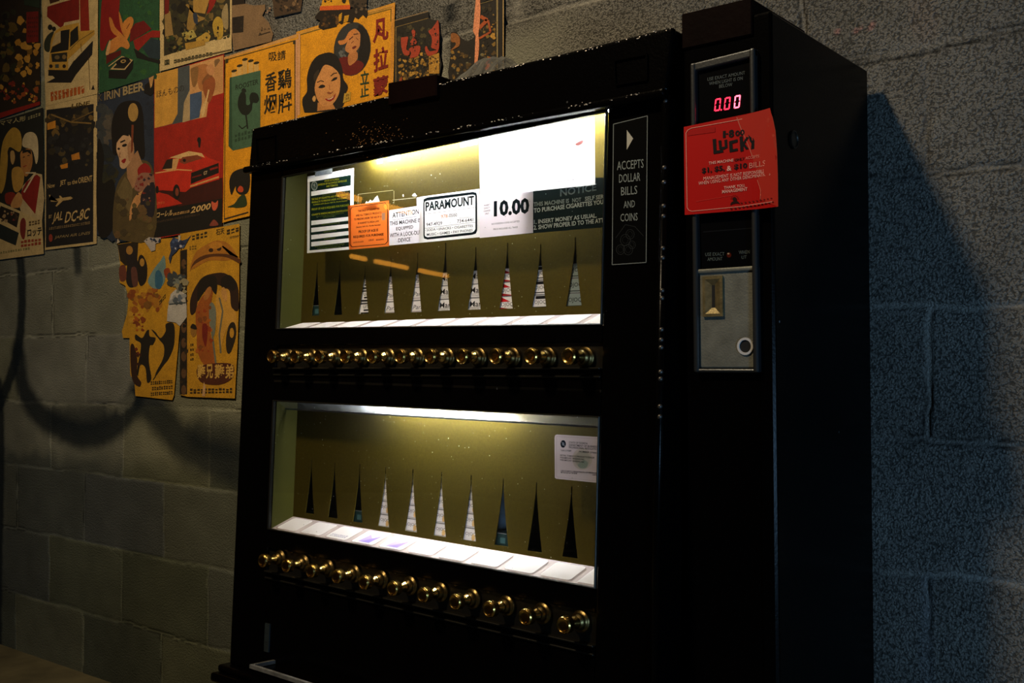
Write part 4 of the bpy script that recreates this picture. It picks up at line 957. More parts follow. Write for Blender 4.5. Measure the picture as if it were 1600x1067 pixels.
T = notice('permit_card', -0.0060, 'white permit card with rounded corners and grey seal at the lower window right edge', 'card'); A = T[0]; A.view(4.447, 660, 600)
A.poly([(918, 372), (922, 356), (934, 350), (1238, 368), (1238, 688), (930, 658), (920, 650)], (226, 212, 224)); A.up()
A.frame([(932, 364), (1240, 382), (1240, 676), (932, 646)], 2.5, (190, 174, 190))
A.ell(978, 416, 19, 26, (14, 30, 52)); A.up(); A.ell(978, 416, 9, 12, (150, 165, 190)); A.line([(966, 400), (990, 432)], 3, (190, 190, 210))
A.ell(1110, 520, 70, 76, (212, 204, 202)); A.up(); A.ell(1112, 522, 52, 60, (198, 196, 190)); A.up(); A.blob([(1080, 560), (1120, 530), (1150, 545), (1140, 580), (1100, 585)], (172, 186, 178)); A.up()
for t, bl, br, h in (('STATE OF FLORIDA', (1018, 412), (1148, 420), 14), ('DEPARTMENT OF BUSINESS &', (1018, 430), (1228, 444), 14), ('PROFESSIONAL REGULATION', (1018, 446), (1224, 460), 13), ('TOBACCO PERMIT', (960, 466), (1036, 470), 11), ('NUMBER 2700028', (1088, 474), (1228, 486), 12),
                     ('RETAIL TOBACCO PRODUCTS DEALER', (958, 500), (1196, 518), 12), ('PARAMOUNT VENDING INC', (958, 516), (1126, 530), 12), ('PARAMOUNT VENDING INC', (958, 532), (1126, 548), 12)): A.text(t, bl, br, h, (34, 34, 50), 0.012)
A.scrib((960, 606), (1226, 624), 9, 26, (70, 66, 84), 4); A.scrib((960, 618), (1075, 626), 9, 10, (70, 66, 84), 5); A.scrib((1180, 634), (1228, 638), 8, 4, (70, 66, 84), 6)
finish(T, M_FILM)

# ================================================================== RED NOTICE TAPED OVER THE COIN COLUMN
A = Art(lambda x, y, l: onC(x, y, 0.0145+l), 0.00035); A.view(5.335, 1050, 150)
def bend(q):
    q = np.array(q); s = max(0.0, q[0]+0.625); q[1] -= 3.0*s*s*(1 if s < 0.05 else 1); return q
A.warp = bend
Rd = (182, 12, 10)
A.sheet([(98, 258), (832, 106), (898, 928), (106, 992)], Rd, 14, 6); A.up()
# bulging right edge and tape
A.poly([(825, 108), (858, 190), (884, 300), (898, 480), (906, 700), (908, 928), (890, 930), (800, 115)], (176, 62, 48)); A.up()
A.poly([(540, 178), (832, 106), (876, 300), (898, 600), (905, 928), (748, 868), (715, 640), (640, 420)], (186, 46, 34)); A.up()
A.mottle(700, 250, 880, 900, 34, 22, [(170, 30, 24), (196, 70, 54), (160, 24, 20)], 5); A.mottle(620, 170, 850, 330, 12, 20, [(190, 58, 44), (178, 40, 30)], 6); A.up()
A.poly([(130, 290), (360, 258), (360, 300), (128, 332)], (168, 14, 14)); A.up()
fr_ = [(130, 285), (160, 268), (560, 196), (730, 160)]; A.line(fr_, 5, (232, 150, 130)); A.line([(130, 285), (116, 310), (126, 930), (140, 952), (165, 960), (560, 922), (860, 884)], 5, (232, 150, 130))
A.line([(540, 178), (570, 260), (640, 420), (670, 500)], 6, (205, 110, 90)); A.line([(715, 700), (745, 790), (740, 862)], 5, (215, 110, 90)); A.line([(200, 880), (500, 828)], 2.5, (205, 60, 50)); A.up()
A.text('1', (424, 350), (446, 346), 58, K, 0.03); A.text('-', (450, 322), (468, 318), 10, K, 0.03); A.text('8', (472, 350), (516, 342), 66, K, 0.04); A.text('oo', (526, 338), (605, 326), 50, K, 0.03)
A.poly([(338, 360), (366, 356), (370, 455), (424, 446), (428, 468), (346, 484)], K)                                  # L
A.poly([(386, 372), (410, 368), (414, 425), (440, 420), (436, 366), (458, 362), (462, 430), (430, 446), (394, 444)], K)   # U
A.poly([(474, 378), (546, 358), (546, 384), (502, 396), (506, 444), (546, 434), (548, 456), (480, 470)], K)             # C
A.poly([(562, 338), (588, 332), (596, 458), (570, 464)], K); A.poly([(588, 392), (622, 340), (644, 346), (606, 396), (640, 440), (614, 446), (590, 408)], K)  # K
A.poly([(636, 320), (660, 314), (668, 370), (676, 370), (672, 304), (694, 290), (688, 440), (660, 446), (664, 394), (650, 380)], K)   # Y
Pk = (240, 176, 160)
for t, bl, br, h, c, b in (('THIS MACHINE', (306, 572), (512, 545), 24, Pk, .01), ('ONLY', (520, 546), (605, 532), 24, (60, 8, 8), .03), ('ACCEPTS', (612, 530), (732, 514), 24, (225, 130, 112), .01), ('$1, $5,', (248, 652), (438, 628), 52, K, .03), ('&', (456, 626), (496, 620), 42, Pk, .02), ('$10', (516, 618), (626, 606), 50, K, .03), ('BILLS', (645, 604), (788, 584), 46, (226, 140, 122), .0),
                           ('MANAGEMENT IS NOT RESPONSIBLE', (262, 702), (778, 640), 28, Pk, .0), ('WHEN USING ANY OTHER DENOMINATIONS', (220, 742), (832, 664), 28, Pk, .0), ('THANK YOU,', (432, 780), (608, 760), 28, Pk, .01), ('MANAGEMENT', (418, 812), (628, 788), 28, Pk, .01)): A.text(t, bl, br, h, c, b)
A.ell(522, 860, 18, 18, (40, 8, 8)); A.blob([(486, 910), (500, 882), (545, 876), (565, 900), (545, 894), (505, 900)], (40, 8, 8))
for i in range(8): a_ = math.pi+i*math.pi/7; A.line([(522+24*math.cos(a_), 856+22*math.sin(a_)), (522+36*math.cos(a_), 856+32*math.sin(a_))], 3, (40, 8, 8))
for i in range(12):
    A.ell(494+i*33, 940-i*4.6, 10, 8, (96, 10, 10), n=6)
    if i > 2: A.ell(494+i*33-14, 904-i*4.2, 9, 7, (110, 14, 12), n=6)
rn = A.build('red_notice', M_PRINT); tag(rn, 'red notice sheet taped across the coin column below the red digits', 'notice')

# crumpled clear wrapping lying on top of the machine
bm = bmesh.new(); rr = random.Random(3); c0 = np.array([-1.115, -0.318, 1.376])
gx, gy = 14, 8; V = {}
for j in range(gy+1):
    for i in range(gx+1):
        u, v_ = i/gx*2-1, j/gy*2-1; hgt = 0.040*max(0, 1-u*u)**0.7*max(0, 1-v_*v_)**0.7
        V[i, j] = bm.verts.new((c0[0]+u*0.062, c0[1]+v_*0.045, c0[2]+hgt+(rr.uniform(-0.006, 0.006) if hgt > 0.008 else 0)))
for j in range(gy):
    for i in range(gx): bm.faces.new((V[i, j], V[i+1, j], V[i+1, j+1], V[i, j+1]))
tag(bm_obj('plastic_wrapping', bm, M_CLEAR), 'crumpled clear plastic wrapping lying on top of the machine', 'plastic wrapping')

# ================================================================== POSTERS PASTED ON THE WALL
CR, YL, SKN, BLK, NVY, RED, GRN = (200, 172, 118), (222, 150, 20), (206, 150, 98), (18, 15, 13), (36, 46, 62), (150, 22, 14), (34, 78, 48)
def poster(d=0.0045): return Art(lambda x, y, l: onW(x, y, d+l))
def done(A, label): return tag(A.build('poster', M_INK), label, 'poster', 'vintage posters pasted on the block wall')

# 1 dark mottled one at the far left
A = poster(); A.sheet([(-45, -60), (62.5, -60), (63, 164), (-45, 196)], (34, 24, 14), 5, 8, 0.4, 1); A.up(); A.view(4, 0, 0)
A.mottle(15, 60, 90, 560, 40, 26, [(60, 60, 24), (96, 74, 26), (16, 14, 8), (40, 40, 22)], 1); A.mottle(110, 90, 236, 600, 46, 24, [(176, 120, 36), (196, 140, 50), (120, 84, 26), (30, 20, 10)], 2); A.mottle(10, 520, 240, 640, 40, 16, [(150, 70, 24), (196, 140, 50), (120, 30, 14), (20, 14, 8)], 3); A.up()
A.poly([(165, 76), (240, 70), (240, 262), (165, 268)], (112, 16, 10)); A.poly([(-100, 735), (250, 632), (250, 655), (-100, 772)], (140, 24, 12)); A.poly([(150, 0), (248, 0), (248, 50), (150, 30)], (28, 44, 30)); A.up()
for k in range(5): A.scrib((172, 120+k*28), (236, 117+k*28), 12, 5, (70, 10, 8), k)
done(A, 'dark mottled poster with a red strip along its bottom, topmost at the far left')

# 2 yellow pick-up truck
A = poster(0.0050); A.sheet([(63.5, -70), (153.5, -90), (152.5, 146), (71, 166)], CR, 5, 9, 0.5, 2); A.up(); A.view(8.205, 60, 0)
A.poly([(115, 85), (330, 20), (525, -30), (525, 250), (330, 290), (320, 330), (280, 355), (110, 215)], (122, 18, 10)); A.poly([(530, -60), (640, -60), (655, 400), (540, 410)], (140, 30, 14)); A.poly([(130, -40), (280, -60), (270, 10), (150, 50)], (60, 30, 12)); A.up()
A.poly([(120, 900), (380, 890), (440, 800), (700, 520), (690, 700), (480, 960), (420, 1060), (100, 1060), (210, 1000)], (16, 14, 16)); A.up()
A.poly([(150, 640), (165, 480), (230, 385), (330, 330), (520, 290), (530, 400), (720, 385), (720, 440), (380, 760), (380, 960), (130, 905)], (190, 142, 52)); A.up()
A.blob([(80, 640), (75, 540), (120, 450), (200, 400), (160, 520), (140, 660)], (38, 44, 30)); A.poly([(165, 600), (215, 430), (290, 392), (285, 540)], (190, 160, 108)); A.poly([(285, 395), (400, 375), (385, 640), (150, 680), (180, 600), (285, 545)], (14, 16, 16)); A.poly([(410, 410), (505, 330), (515, 510), (405, 605)], (16, 18, 16)); A.ell(150, 350, 30, 36, (20, 18, 14)); A.ell(200, 370, 26, 30, (24, 20, 14)); A.up()
A.poly([(165, 690), (370, 670), (365, 790), (175, 795)], (34, 32, 24)); A.poly([(130, 895), (385, 900), (380, 980), (125, 970)], (16, 14, 14)); A.poly([(560, 690), (690, 540), (690, 700), (520, 820)], (18, 18, 22)); A.ell(465, 870, 38, 96, (12, 12, 12)); A.up()
for x in (160, 330): A.ell(x, 848, 22, 24, (30, 20, 14))
A.poly([(215, 825), (262, 822), (262, 870), (215, 872)], (60, 70, 64)); A.ell(240, 735, 34, 26, (110, 90, 56)); A.ell(330, 730, 26, 30, (130, 100, 54)); A.line([(545, 560), (550, 660)], 6, (60, 46, 20)); A.line([(400, 640), (520, 520), (710, 400)], 7, (110, 84, 34)); A.up()
A.view(4, 0, 0)
for k in range(9): A.poly([(316+k*24, 576-k*4.5), (334+k*24, 572-k*4.5), (334+k*24, 628-k*6), (318+k*24, 634-k*6)], (176, 84, 26))
A.up(); A.mottle(318, 580, 530, 610, 26, 7, [CR, (150, 60, 20)], 9, slope=-0.2); A.poly([(570, 560), (582, 530), (592, 558)], (30, 22, 16)); A.line([(552, 330), (562, 560)], 2.5, (60, 40, 22))
done(A, 'cream poster of a yellow pick-up truck below a red sign')

# 3 figure in red with a record player
A = poster(0.0046); A.sheet([(154.5, -70), (249, -90), (248, 116), (154, 146)], GRN, 5, 8, 0.4, 3); A.up(); A.view(8.205, 60, 0)
A.mottle(790, 0, 1530, 1000, 60, 50, [(38, 84, 50), (30, 70, 44), (44, 88, 40)], 4); A.up()
A.blob([(830, -40), (960, -60), (1040, -30), (1035, 200), (1090, 430), (1000, 480), (900, 520), (840, 640), (790, 600), (800, 200)], (132, 14, 12)); A.up()
A.blob([(905, 230), (940, 240), (985, 350), (1075, 440), (1100, 480), (1000, 460), (930, 380)], (196, 118, 48)); A.blob([(1030, 150), (1060, 220), (1110, 400), (1140, 480), (1090, 450), (1050, 330)], (196, 120, 50)); A.blob([(1110, 470), (1080, 320), (1130, 240), (1190, 215), (1220, 270), (1190, 380), (1140, 500)], (204, 128, 52)); A.blob([(880, 600), (940, 510), (1060, 450), (1130, 500), (1170, 580), (1140, 630), (1060, 600), (980, 660), (880, 690)], (200, 126, 56)); A.up()
A.line([(1170, 300), (1130, 370)], 9, (110, 50, 20)); A.blob([(862, 690), (905, 530), (925, 540), (900, 700)], (210, 160, 104)); A.poly([(870, 710), (1060, 640), (1060, 700), (870, 820)], (90, 14, 12)); A.up()
A.poly([(1180, 380), (1240, 300), (1350, 265), (1450, 370), (1290, 470), (1170, 540)], (110, 12, 12)); A.poly([(1215, 520), (1460, 390), (1560, 395), (1560, 480), (1440, 480), (1280, 650), (1240, 620)], (146, 28, 18)); A.poly([(1330, 610), (1450, 485), (1560, 520), (1560, 760), (1420, 740)], (30, 48, 56)); A.poly([(1220, 620), (1290, 660), (1420, 740), (1560, 770), (1560, 820), (1260, 740)], (16, 18, 18)); A.up()
A.poly([(900, 900), (1100, 900), (1220, 770), (1210, 880), (1120, 1010), (900, 1000)], (12, 12, 12)); A.poly([(920, 890), (1080, 720), (1210, 770), (1110, 895)], (204, 168, 112)); A.up(); A.poly([(955, 875), (1085, 735), (1190, 780), (1100, 880)], (30, 30, 24)); A.up(); A.ell(1085, 790, 92, 56, (12, 12, 12), -0.2); A.up(); A.ell(1088, 785, 36, 22, (170, 136, 76), -0.2); A.up(); A.ell(1088, 785, 18, 11, (24, 20, 16), -0.2); A.line([(900, 850), (1075, 722)], 10, (214, 180, 120))
done(A, 'green poster of a seated figure in red beside a record player')

# 4 cream poster with a crowded picture
A = poster(0.0048); A.sheet([(250, -90), (362, -100), (362, 80), (249, 112)], CR, 6, 9, 0.4, 4); A.up(); A.view(6.957, 240, 0)
A.poly([(112, -60), (830, -60), (832, 375), (112, 610)], (46, 42, 26)); A.up()
A.mottle(130, 0, 800, 430, 70, 46, [(20, 18, 14), (60, 56, 30), (30, 30, 26), (110, 88, 44)], 5, -0.1); A.up()
A.poly([(120, 130), (180, 120), (215, 380), (125, 400)], (150, 118, 66)); A.poly([(120, -10), (170, -10), (165, 140), (120, 160)], (110, 20, 14)); A.blob([(600, -20), (680, -20), (640, 90), (580, 150), (600, 60)], (140, 26, 16)); A.poly([(430, -20), (610, -20), (560, 150), (430, 130)], (170, 130, 60)); A.blob([(350, 60), (390, 70), (360, 300), (420, 320), (470, 250), (560, 200), (470, 160)], (150, 116, 56)); A.blob([(430, 150), (470, 150), (480, 260), (440, 240)], (40, 50, 66)); A.blob([(740, 140), (800, 40), (810, 300), (760, 290)], (150, 130, 90)); A.up()
A.poly([(305, 360), (430, 320), (470, 400), (350, 450)], (170, 150, 76)); A.poly([(460, 420), (600, 330), (620, 400), (600, 450), (470, 480)], (190, 150, 60)); A.blob([(640, 270), (690, 180), (750, 230), (750, 400), (680, 420)], (180, 144, 50)); A.poly([(340, 470), (560, 430), (560, 490), (350, 545)], (172, 130, 50)); A.up()
A.mottle(140, 400, 320, 560, 24, 24, [(16, 16, 12), (120, 100, 46), (50, 60, 30)], 6); A.mottle(330, 340, 820, 460, 36, 16, [(34, 34, 20), (150, 120, 50), (20, 20, 14), (60, 70, 40)], 7, -0.1); A.ell(700, 305, 10, 22, (14, 12, 12)); A.up()
A.text('国', (118, 710), (170, 700), 56, (60, 60, 36), 0.02); A.scrib((215, 690), (640, 600), 40, 11, (70, 66, 40), 8); A.line([(240, 670), (840, 540)], 14, (100, 84, 54))
done(A, 'cream-bordered poster with a crowded figure scene, above the red car poster')

# torn remains above the yellow posters
A = poster(0.0040); A.view(6.957, 240, 0); tornC = (128, 100, 70)
A.poly([(852, -30), (985, -30), (990, 50), (870, 72), (855, 60)], (28, 18, 12)); A.poly([(848, 60), (1000, 40), (1090, 60), (1210, 50), (1215, 100), (1180, 170), (1250, 240), (1300, 370), (1280, 450), (870, 550), (850, 380)], tornC); A.up()
A.poly([(855, 190), (980, 170), (975, 350), (858, 362)], (30, 22, 16)); A.mottle(870, 200, 960, 330, 14, 12, [(50, 36, 24), (16, 12, 10)], 3); A.up(); A.line([(1140, 385), (1270, 345)], 12, (50, 38, 24)); A.mottle(1150, 300, 1280, 370, 10, 14, [(120, 92, 60), (60, 46, 30)], 4); A.mottle(1210, 60, 1270, 140, 8, 12, [(190, 150, 120), (100, 76, 52)], 5)
A.poly([(1290, -30), (1620, -30), (1600, 125), (1310, 185)], (70, 52, 36)); A.up(); A.mottle(1320, -10, 1590, 120, 30, 18, [(24, 18, 14), (120, 92, 62), (40, 28, 20)], 6); A.line([(1310, 187), (1600, 125)], 8, (20, 16, 12))
done(A, 'torn brown poster scraps above the cigarette pack poster')

A = poster(0.0056); A.view(5.618, 460, 0)
A.poly([(240, -60), (490, -60), (488, 80), (225, 92), (245, 10)], (214, 150, 20)); A.up(); A.poly([(225, 55), (490, 42), (488, 82), (222, 92)], (206, 88, 26)); A.mottle(255, -40, 450, 20, 12, 22, [(30, 20, 10), (180, 110, 20)], 3)
A.poly([(225, 92), (488, 82), (540, 60), (640, 70), (645, 130), (630, 160), (600, 130), (560, 170), (530, 150), (510, 200), (440, 190), (415, 215), (380, 195), (370, 235), (250, 262), (210, 240), (225, 180), (180, 165), (180, 145)], (26, 17, 10)); A.poly([(470, -30), (640, -30), (630, 60), (540, 70), (490, 60)], (60, 48, 36)); A.up()
A.poly([(430, 200), (440, 140), (480, 130), (470, 185)], (196, 140, 24)); A.poly([(385, 195), (390, 130), (418, 110), (412, 180)], (196, 140, 24)); A.mottle(240, 110, 380, 240, 22, 18, [(14, 10, 8), (60, 40, 20), (100, 66, 24)], 4); A.mottle(500, -10, 630, 120, 18, 16, [(20, 14, 10), (90, 74, 56)], 5)
done(A, 'torn black and orange poster scrap overlapping the top of the portrait poster')

# 5 couple, far left below
A = poster(0.0052); A.sheet([(-48, 204), (67.5, 168), (69, 396), (-48, 412)], (22, 26, 24), 6, 8, 0.4, 5); A.up(); A.view(4.27, 0, 160)
A.poly([(-200, 640), (0, 665), (280, 790), (292, 1010), (-200, 1075)], CR); A.blob([(80, 170), (130, 190), (145, 260), (130, 330), (60, 300), (50, 420), (30, 560), (0, 600), (0, 420), (20, 260)], (176, 136, 50)); A.blob([(150, 290), (165, 215), (215, 198), (250, 240), (255, 360), (240, 410), (215, 320)], (204, 182, 140)); A.poly([(130, 690), (150, 560), (230, 470), (280, 480), (296, 640), (280, 790), (140, 730)], (196, 170, 124)); A.up()
A.blob([(50, 325), (80, 310), (105, 330), (108, 390), (85, 420), (62, 390)], (30, 24, 18)); A.blob([(70, 330), (92, 325), (100, 370), (86, 415), (72, 390)], (190, 150, 90)); A.blob([(140, 330), (200, 310), (218, 380), (205, 450), (175, 495), (145, 460), (138, 400)], (176, 118, 60)); A.poly([(140, 600), (175, 530), (245, 480), (270, 500), (235, 745), (150, 640)], (136, 26, 20)); A.blob([(80, 450), (130, 430), (160, 480), (150, 560), (110, 600), (85, 560)], (186, 140, 60)); A.blob([(36, 610), (90, 600), (110, 640), (80, 680), (40, 670)], (130, 34, 20)); A.blob([(70, 690), (120, 600), (150, 640), (130, 700)], (196, 140, 80)); A.up()
A.poly([(150, 310), (205, 318), (208, 348), (182, 330), (150, 340)], (22, 18, 14)); A.line([(152, 368), (166, 362)], 5, (30, 18, 12)); A.line([(182, 356), (198, 352)], 5, (30, 18, 12)); A.line([(154, 430), (178, 420)], 6, (150, 40, 30)); A.line([(170, 470), (240, 470)], 8, (210, 190, 150)); A.line([(230, 480), (160, 600)], 10, (214, 190, 150)); A.up()
A.text('ママ人形', (0, 158), (172, 122), 34, (176, 160, 110), 0.01); A.scrib((185, 118), (270, 88), 22, 5, (150, 140, 100), 4)
A.poly([(5, 690), (130, 740), (112, 835), (-20, 760)], (30, 24, 20)); A.poly([(0, 810), (125, 870), (105, 955), (-20, 900)], (22, 34, 34)); A.up(); A.mottle(10, 720, 110, 800, 16, 12, [(130, 50, 40), (160, 130, 90), (60, 40, 30)], 4); A.blob([(135, 800), (155, 770), (172, 800), (165, 900), (150, 910), (135, 870)], (120, 36, 30)); A.up()
A.text('ロッテ', (182, 900), (278, 884), 52, (20, 16, 14), 0.03); A.scrib((190, 826), (268, 810), 30, 4, (90, 70, 40), 5); A.scrib((135, 968), (275, 950), 46, 6, (150, 60, 36), 6); A.scrib((0, 1010), (200, 980), 14, 12, (110, 110, 60), 7)
done(A, 'poster of a long-haired blonde woman beside a man in white cap and red vest')

# 6 dark airline poster
A = poster(0.0044); A.sheet([(70.5, 166), (152.5, 147), (151, 381), (70.5, 391)], CR, 5, 9, 0.5, 6); A.up(); A.view(4.27, 0, 160)
A.poly([(310, 50), (625, 10), (622, 930), (305, 968)], (20, 20, 24)); A.up()
A.mottle(325, 80, 610, 220, 40, 30, [(110, 84, 40), (60, 48, 30), (28, 26, 22), (80, 64, 34)], 4, -0.1); A.mottle(325, 220, 610, 440, 40, 22, [(30, 31, 34), (48, 42, 28), (40, 40, 40), (27, 27, 30), (80, 66, 38)], 5, rag=0.85); A.up()
A.poly([(315, 140), (370, 120), (372, 170), (316, 184)], (206, 134, 38)); A.poly([(475, 350), (528, 332), (534, 378), (480, 386)], (196, 124, 40)); A.poly([(400, 420), (452, 404), (452, 436), (410, 444)], (206, 130, 36)); A.line([(340, 80), (470, 130), (610, 140)], 10, (130, 100, 50)); A.line([(470, 130), (625, 60)], 7, (110, 84, 44)); A.up()
Lt = (196, 162, 104)
A.text('LINE', (474, 40), (596, 18), 30, (90, 70, 30), 0.02, 6)
A.text('Now', (318, 575), (366, 566), 30, Lt, 0.01); A.text('JET', (400, 562), (440, 555), 40, Lt, 0.02); A.text('to the', (450, 554), (515, 540), 30, Lt, 0.01); A.text('ORIENT', (522, 542), (615, 526), 40, Lt, 0.01)
A.poly([(325, 650), (470, 628), (486, 638), (470, 648), (420, 656), (378, 695), (370, 690), (390, 662), (340, 662), (326, 616), (338, 618), (350, 646)], (190, 156, 98)); A.poly([(400, 645), (395, 622), (404, 622), (420, 642)], (190, 156, 98))
A.text('JAL', (346, 814), (412, 802), 78, Lt, 0.015, 14); A.text('DC-8C', (430, 806), (588, 778), 76, Lt, 0.015, 14); A.text('BY', (326, 774), (346, 770), 22, Lt); A.scrib((326, 852), (600, 812), 18, 22, (130, 106, 70), 4)
A.ell(338, 904, 13, 26, (150, 56, 40)); A.text('JAPAN AIR LINES', (362, 916), (596, 886), 26, (150, 126, 84), 0.01, 8)
done(A, 'dark airline poster with a small white jet and pale lettering')

# 7 woman in kimono, beer poster
A = poster(0.0051); A.view(4, 0, 160)
A.poly([(608, -50), (780, -95), (962, -170), (962, 848), (740, 872), (728, 884), (716, 860), (700, 872), (660, 840), (604, 825)], NVY); A.up()
A.mottle(620, 20, 700, 260, 24, 34, [(84, 76, 66), (56, 60, 62), (70, 66, 60)], 4, rag=0.9); A.mottle(630, 270, 710, 680, 30, 30, [(40, 42, 30), (30, 36, 40), (48, 46, 28)], 5, rag=0.9); A.mottle(885, -40, 945, 240, 16, 24, [(32, 42, 58), (28, 36, 50)], 6, rag=0.9); A.blob([(610, 250), (650, 330), (640, 500), (700, 480), (720, 560), (700, 800), (610, 800)], (14, 12, 12)); A.up()
A.blob([(700, 120), (740, 20), (800, -10), (870, 0), (895, 80), (900, 200), (905, 330), (880, 350), (840, 300), (720, 330), (700, 250)], (14, 11, 12)); A.blob([(725, 540), (780, 440), (880, 360), (960, 440), (962, 840), (735, 850), (705, 740)], (86, 70, 40)); A.up()
A.poly([(790, 380), (860, 300), (885, 370), (905, 400), (870, 480), (830, 540), (795, 470)], (168, 122, 84)); A.up(); A.blob([(728, 300), (732, 240), (752, 200), (795, 192), (822, 230), (838, 290), (825, 350), (790, 405), (768, 415), (750, 400), (744, 350)], (204, 160, 118)); A.up(); A.blob([(800, 260), (830, 240), (838, 320), (810, 370), (800, 330)], (178, 128, 90)); A.ell(832, 62, 32, 58, (176, 136, 70)); A.poly([(822, 140), (836, 140), (830, 300), (818, 320)], (120, 56, 30)); A.up()
A.blob([(728, 250), (740, 190), (790, 180), (805, 210), (770, 205), (745, 230)], (14, 11, 12)); A.line([(752, 250), (782, 236)], 9, (20, 14, 12)); A.ell(778, 268, 16, 9, (16, 12, 12), -0.3); A.ell(742, 290, 8, 7, (16, 12, 12)); A.line([(752, 310), (746, 340), (756, 344)], 4, (150, 100, 70)); A.blob([(758, 368), (775, 352), (788, 356), (776, 380)], (150, 30, 26)); A.blob([(860, 420), (900, 380), (935, 400), (940, 440), (880, 480)], (150, 24, 22)); A.blob([(870, 450), (930, 440), (962, 460), (962, 540), (900, 560), (840, 540)], (150, 100, 80)); A.poly([(780, 460), (830, 540), (820, 700), (760, 620), (730, 560)], (110, 92, 56)); A.blob([(815, 660), (850, 580), (920, 540), (958, 550), (930, 585), (880, 620), (840, 690), (810, 740)], (200, 140, 84)); A.blob([(880, 580), (962, 500), (962, 700), (900, 720)], (34, 30, 40)); A.up()
A.mottle(850, 440, 950, 620, 20, 12, [(170, 120, 90), (60, 40, 50), (130, 40, 34)], 7); A.mottle(730, 600, 940, 830, 30, 22, [(96, 80, 44), (70, 58, 36), (104, 78, 46)], 8, rag=0.85)
A.text('K', (612, -4), (640, -10), 42, (92, 80, 60), 0.01); A.text('IRIN', (652, -12), (750, -34), 54, (150, 128, 90), 0.02); A.text('BEER', (768, -42), (902, -76), 56, (160, 138, 96), 0.03)
A.poly([(905, -110), (962, -150), (962, -60), (940, -40), (900, -60)], (14, 14, 16)); A.poly([(930, -152), (962, -168), (950, -100), (940, -90)], (190, 140, 80)); A.poly([(728, 884), (736, 850), (750, 872)], (200, 180, 150))
done(A, 'dark beer poster of a woman in a kimono with black upswept hair')

# 8 red car
A = poster(0.0047); A.sheet([(240.5, 118), (350.5, 84), (347.5, 354), (240, 374)], (160, 30, 16), 6, 9, 0.4, 8); A.up(); A.view(4, 0, 0)
A.poly([(966, 465), (1115, 425), (1110, 710), (1080, 770), (1030, 785), (966, 800)], (206, 150, 60)); A.poly([(1112, 425), (1185, 405), (1187, 700), (1187, 752), (966, 802), (1075, 775), (1110, 710)], (72, 78, 80)); A.poly([(1185, 408), (1395, 345), (1396, 580), (1330, 600), (1300, 650), (1290, 730), (1187, 752)], (206, 150, 92)); A.poly([(1187, 590), (1260, 570), (1262, 640), (1245, 735), (1187, 752)], (66, 86, 116)); A.poly([(1150, 640), (1187, 560), (1187, 752), (1140, 766)], (176, 150, 110)); A.up()
A.blob([(1200, 430), (1280, 400), (1320, 440), (1300, 560), (1250, 560), (1230, 500)], (176, 112, 60)); A.blob([(1190, 440), (1215, 420), (1240, 425), (1230, 520), (1205, 540)], (140, 98, 52)); A.blob([(1262, 520), (1280, 480), (1320, 450), (1330, 520), (1300, 560)], (136, 84, 44)); A.blob([(1290, 420), (1320, 400), (1340, 430), (1330, 470), (1300, 460)], (196, 136, 86)); A.blob([(1340, 380), (1372, 370), (1376, 420), (1350, 430)], (126, 92, 56)); A.poly([(1340, 430), (1396, 350), (1396, 580), (1340, 560)], (196, 140, 84)); A.blob([(1270, 520), (1330, 480), (1345, 540), (1310, 640), (1280, 600)], (150, 80, 40)); A.blob([(1250, 700), (1275, 640), (1290, 640), (1275, 720)], (214, 170, 110)); A.up(); A.line([(1305, 560), (1285, 650), (1265, 730)], 9, (220, 180, 120))
A.text('ほんものの', (980, 612), (1150, 570), 44, (40, 34, 30), 0.0); A.up()
A.view(4, 0, 160)
A.poly([(960, 668), (1390, 592), (1388, 775), (960, 848)], (16, 15, 15)); A.poly([(962, 560), (1390, 470), (1390, 600), (1120, 650), (960, 580)], (60, 14, 10)); A.poly([(962, 555), (1050, 575), (1140, 632), (960, 668)], (190, 40, 20)); A.ell(1244, 235, 12, 18, (14, 12, 12)); A.poly([(1238, 240), (1256, 240), (1250, 285), (1240, 278)], (20, 14, 14)); A.up()
A.poly([(965, 450), (1010, 430), (1060, 345), (1170, 308), (1260, 318), (1310, 350), (1380, 372), (1370, 480), (1190, 535), (1160, 560), (970, 545)], (196, 40, 22)); A.up()
A.poly([(1020, 420), (1062, 355), (1120, 350), (1100, 420), (1060, 430)], (214, 160, 100)); A.poly([(1060, 345), (1180, 304), (1262, 318), (1280, 345), (1230, 330), (1130, 352)], (220, 176, 116)); A.poly([(1120, 372), (1140, 342), (1235, 328), (1265, 350), (1150, 385)], (130, 60, 36)); A.poly([(1012, 418), (1042, 358), (1080, 350), (1075, 412)], (40, 24, 18)); A.poly([(1195, 440), (1366, 378), (1368, 440), (1192, 510)], (20, 14, 14)); A.line([(970, 442), (1110, 420), (1200, 425)], 8, (222, 150, 90)); A.line([(1188, 525), (1368, 465)], 11, (214, 150, 90)); A.ell(1103, 560, 22, 48, (20, 14, 14)); A.ell(982, 545, 10, 24, (20, 14, 14)); A.up()
A.ell(1106, 560, 11, 26, (130, 60, 40)); A.text('GT', (1272, 455), (1296, 448), 22, (200, 170, 130), 0.02); A.line([(1200, 470), (1260, 452)], 8, (120, 24, 16)); A.line([(1312, 420), (1362, 404)], 12, (150, 26, 18)); A.ell(1152, 362, 10, 10, (30, 16, 12))
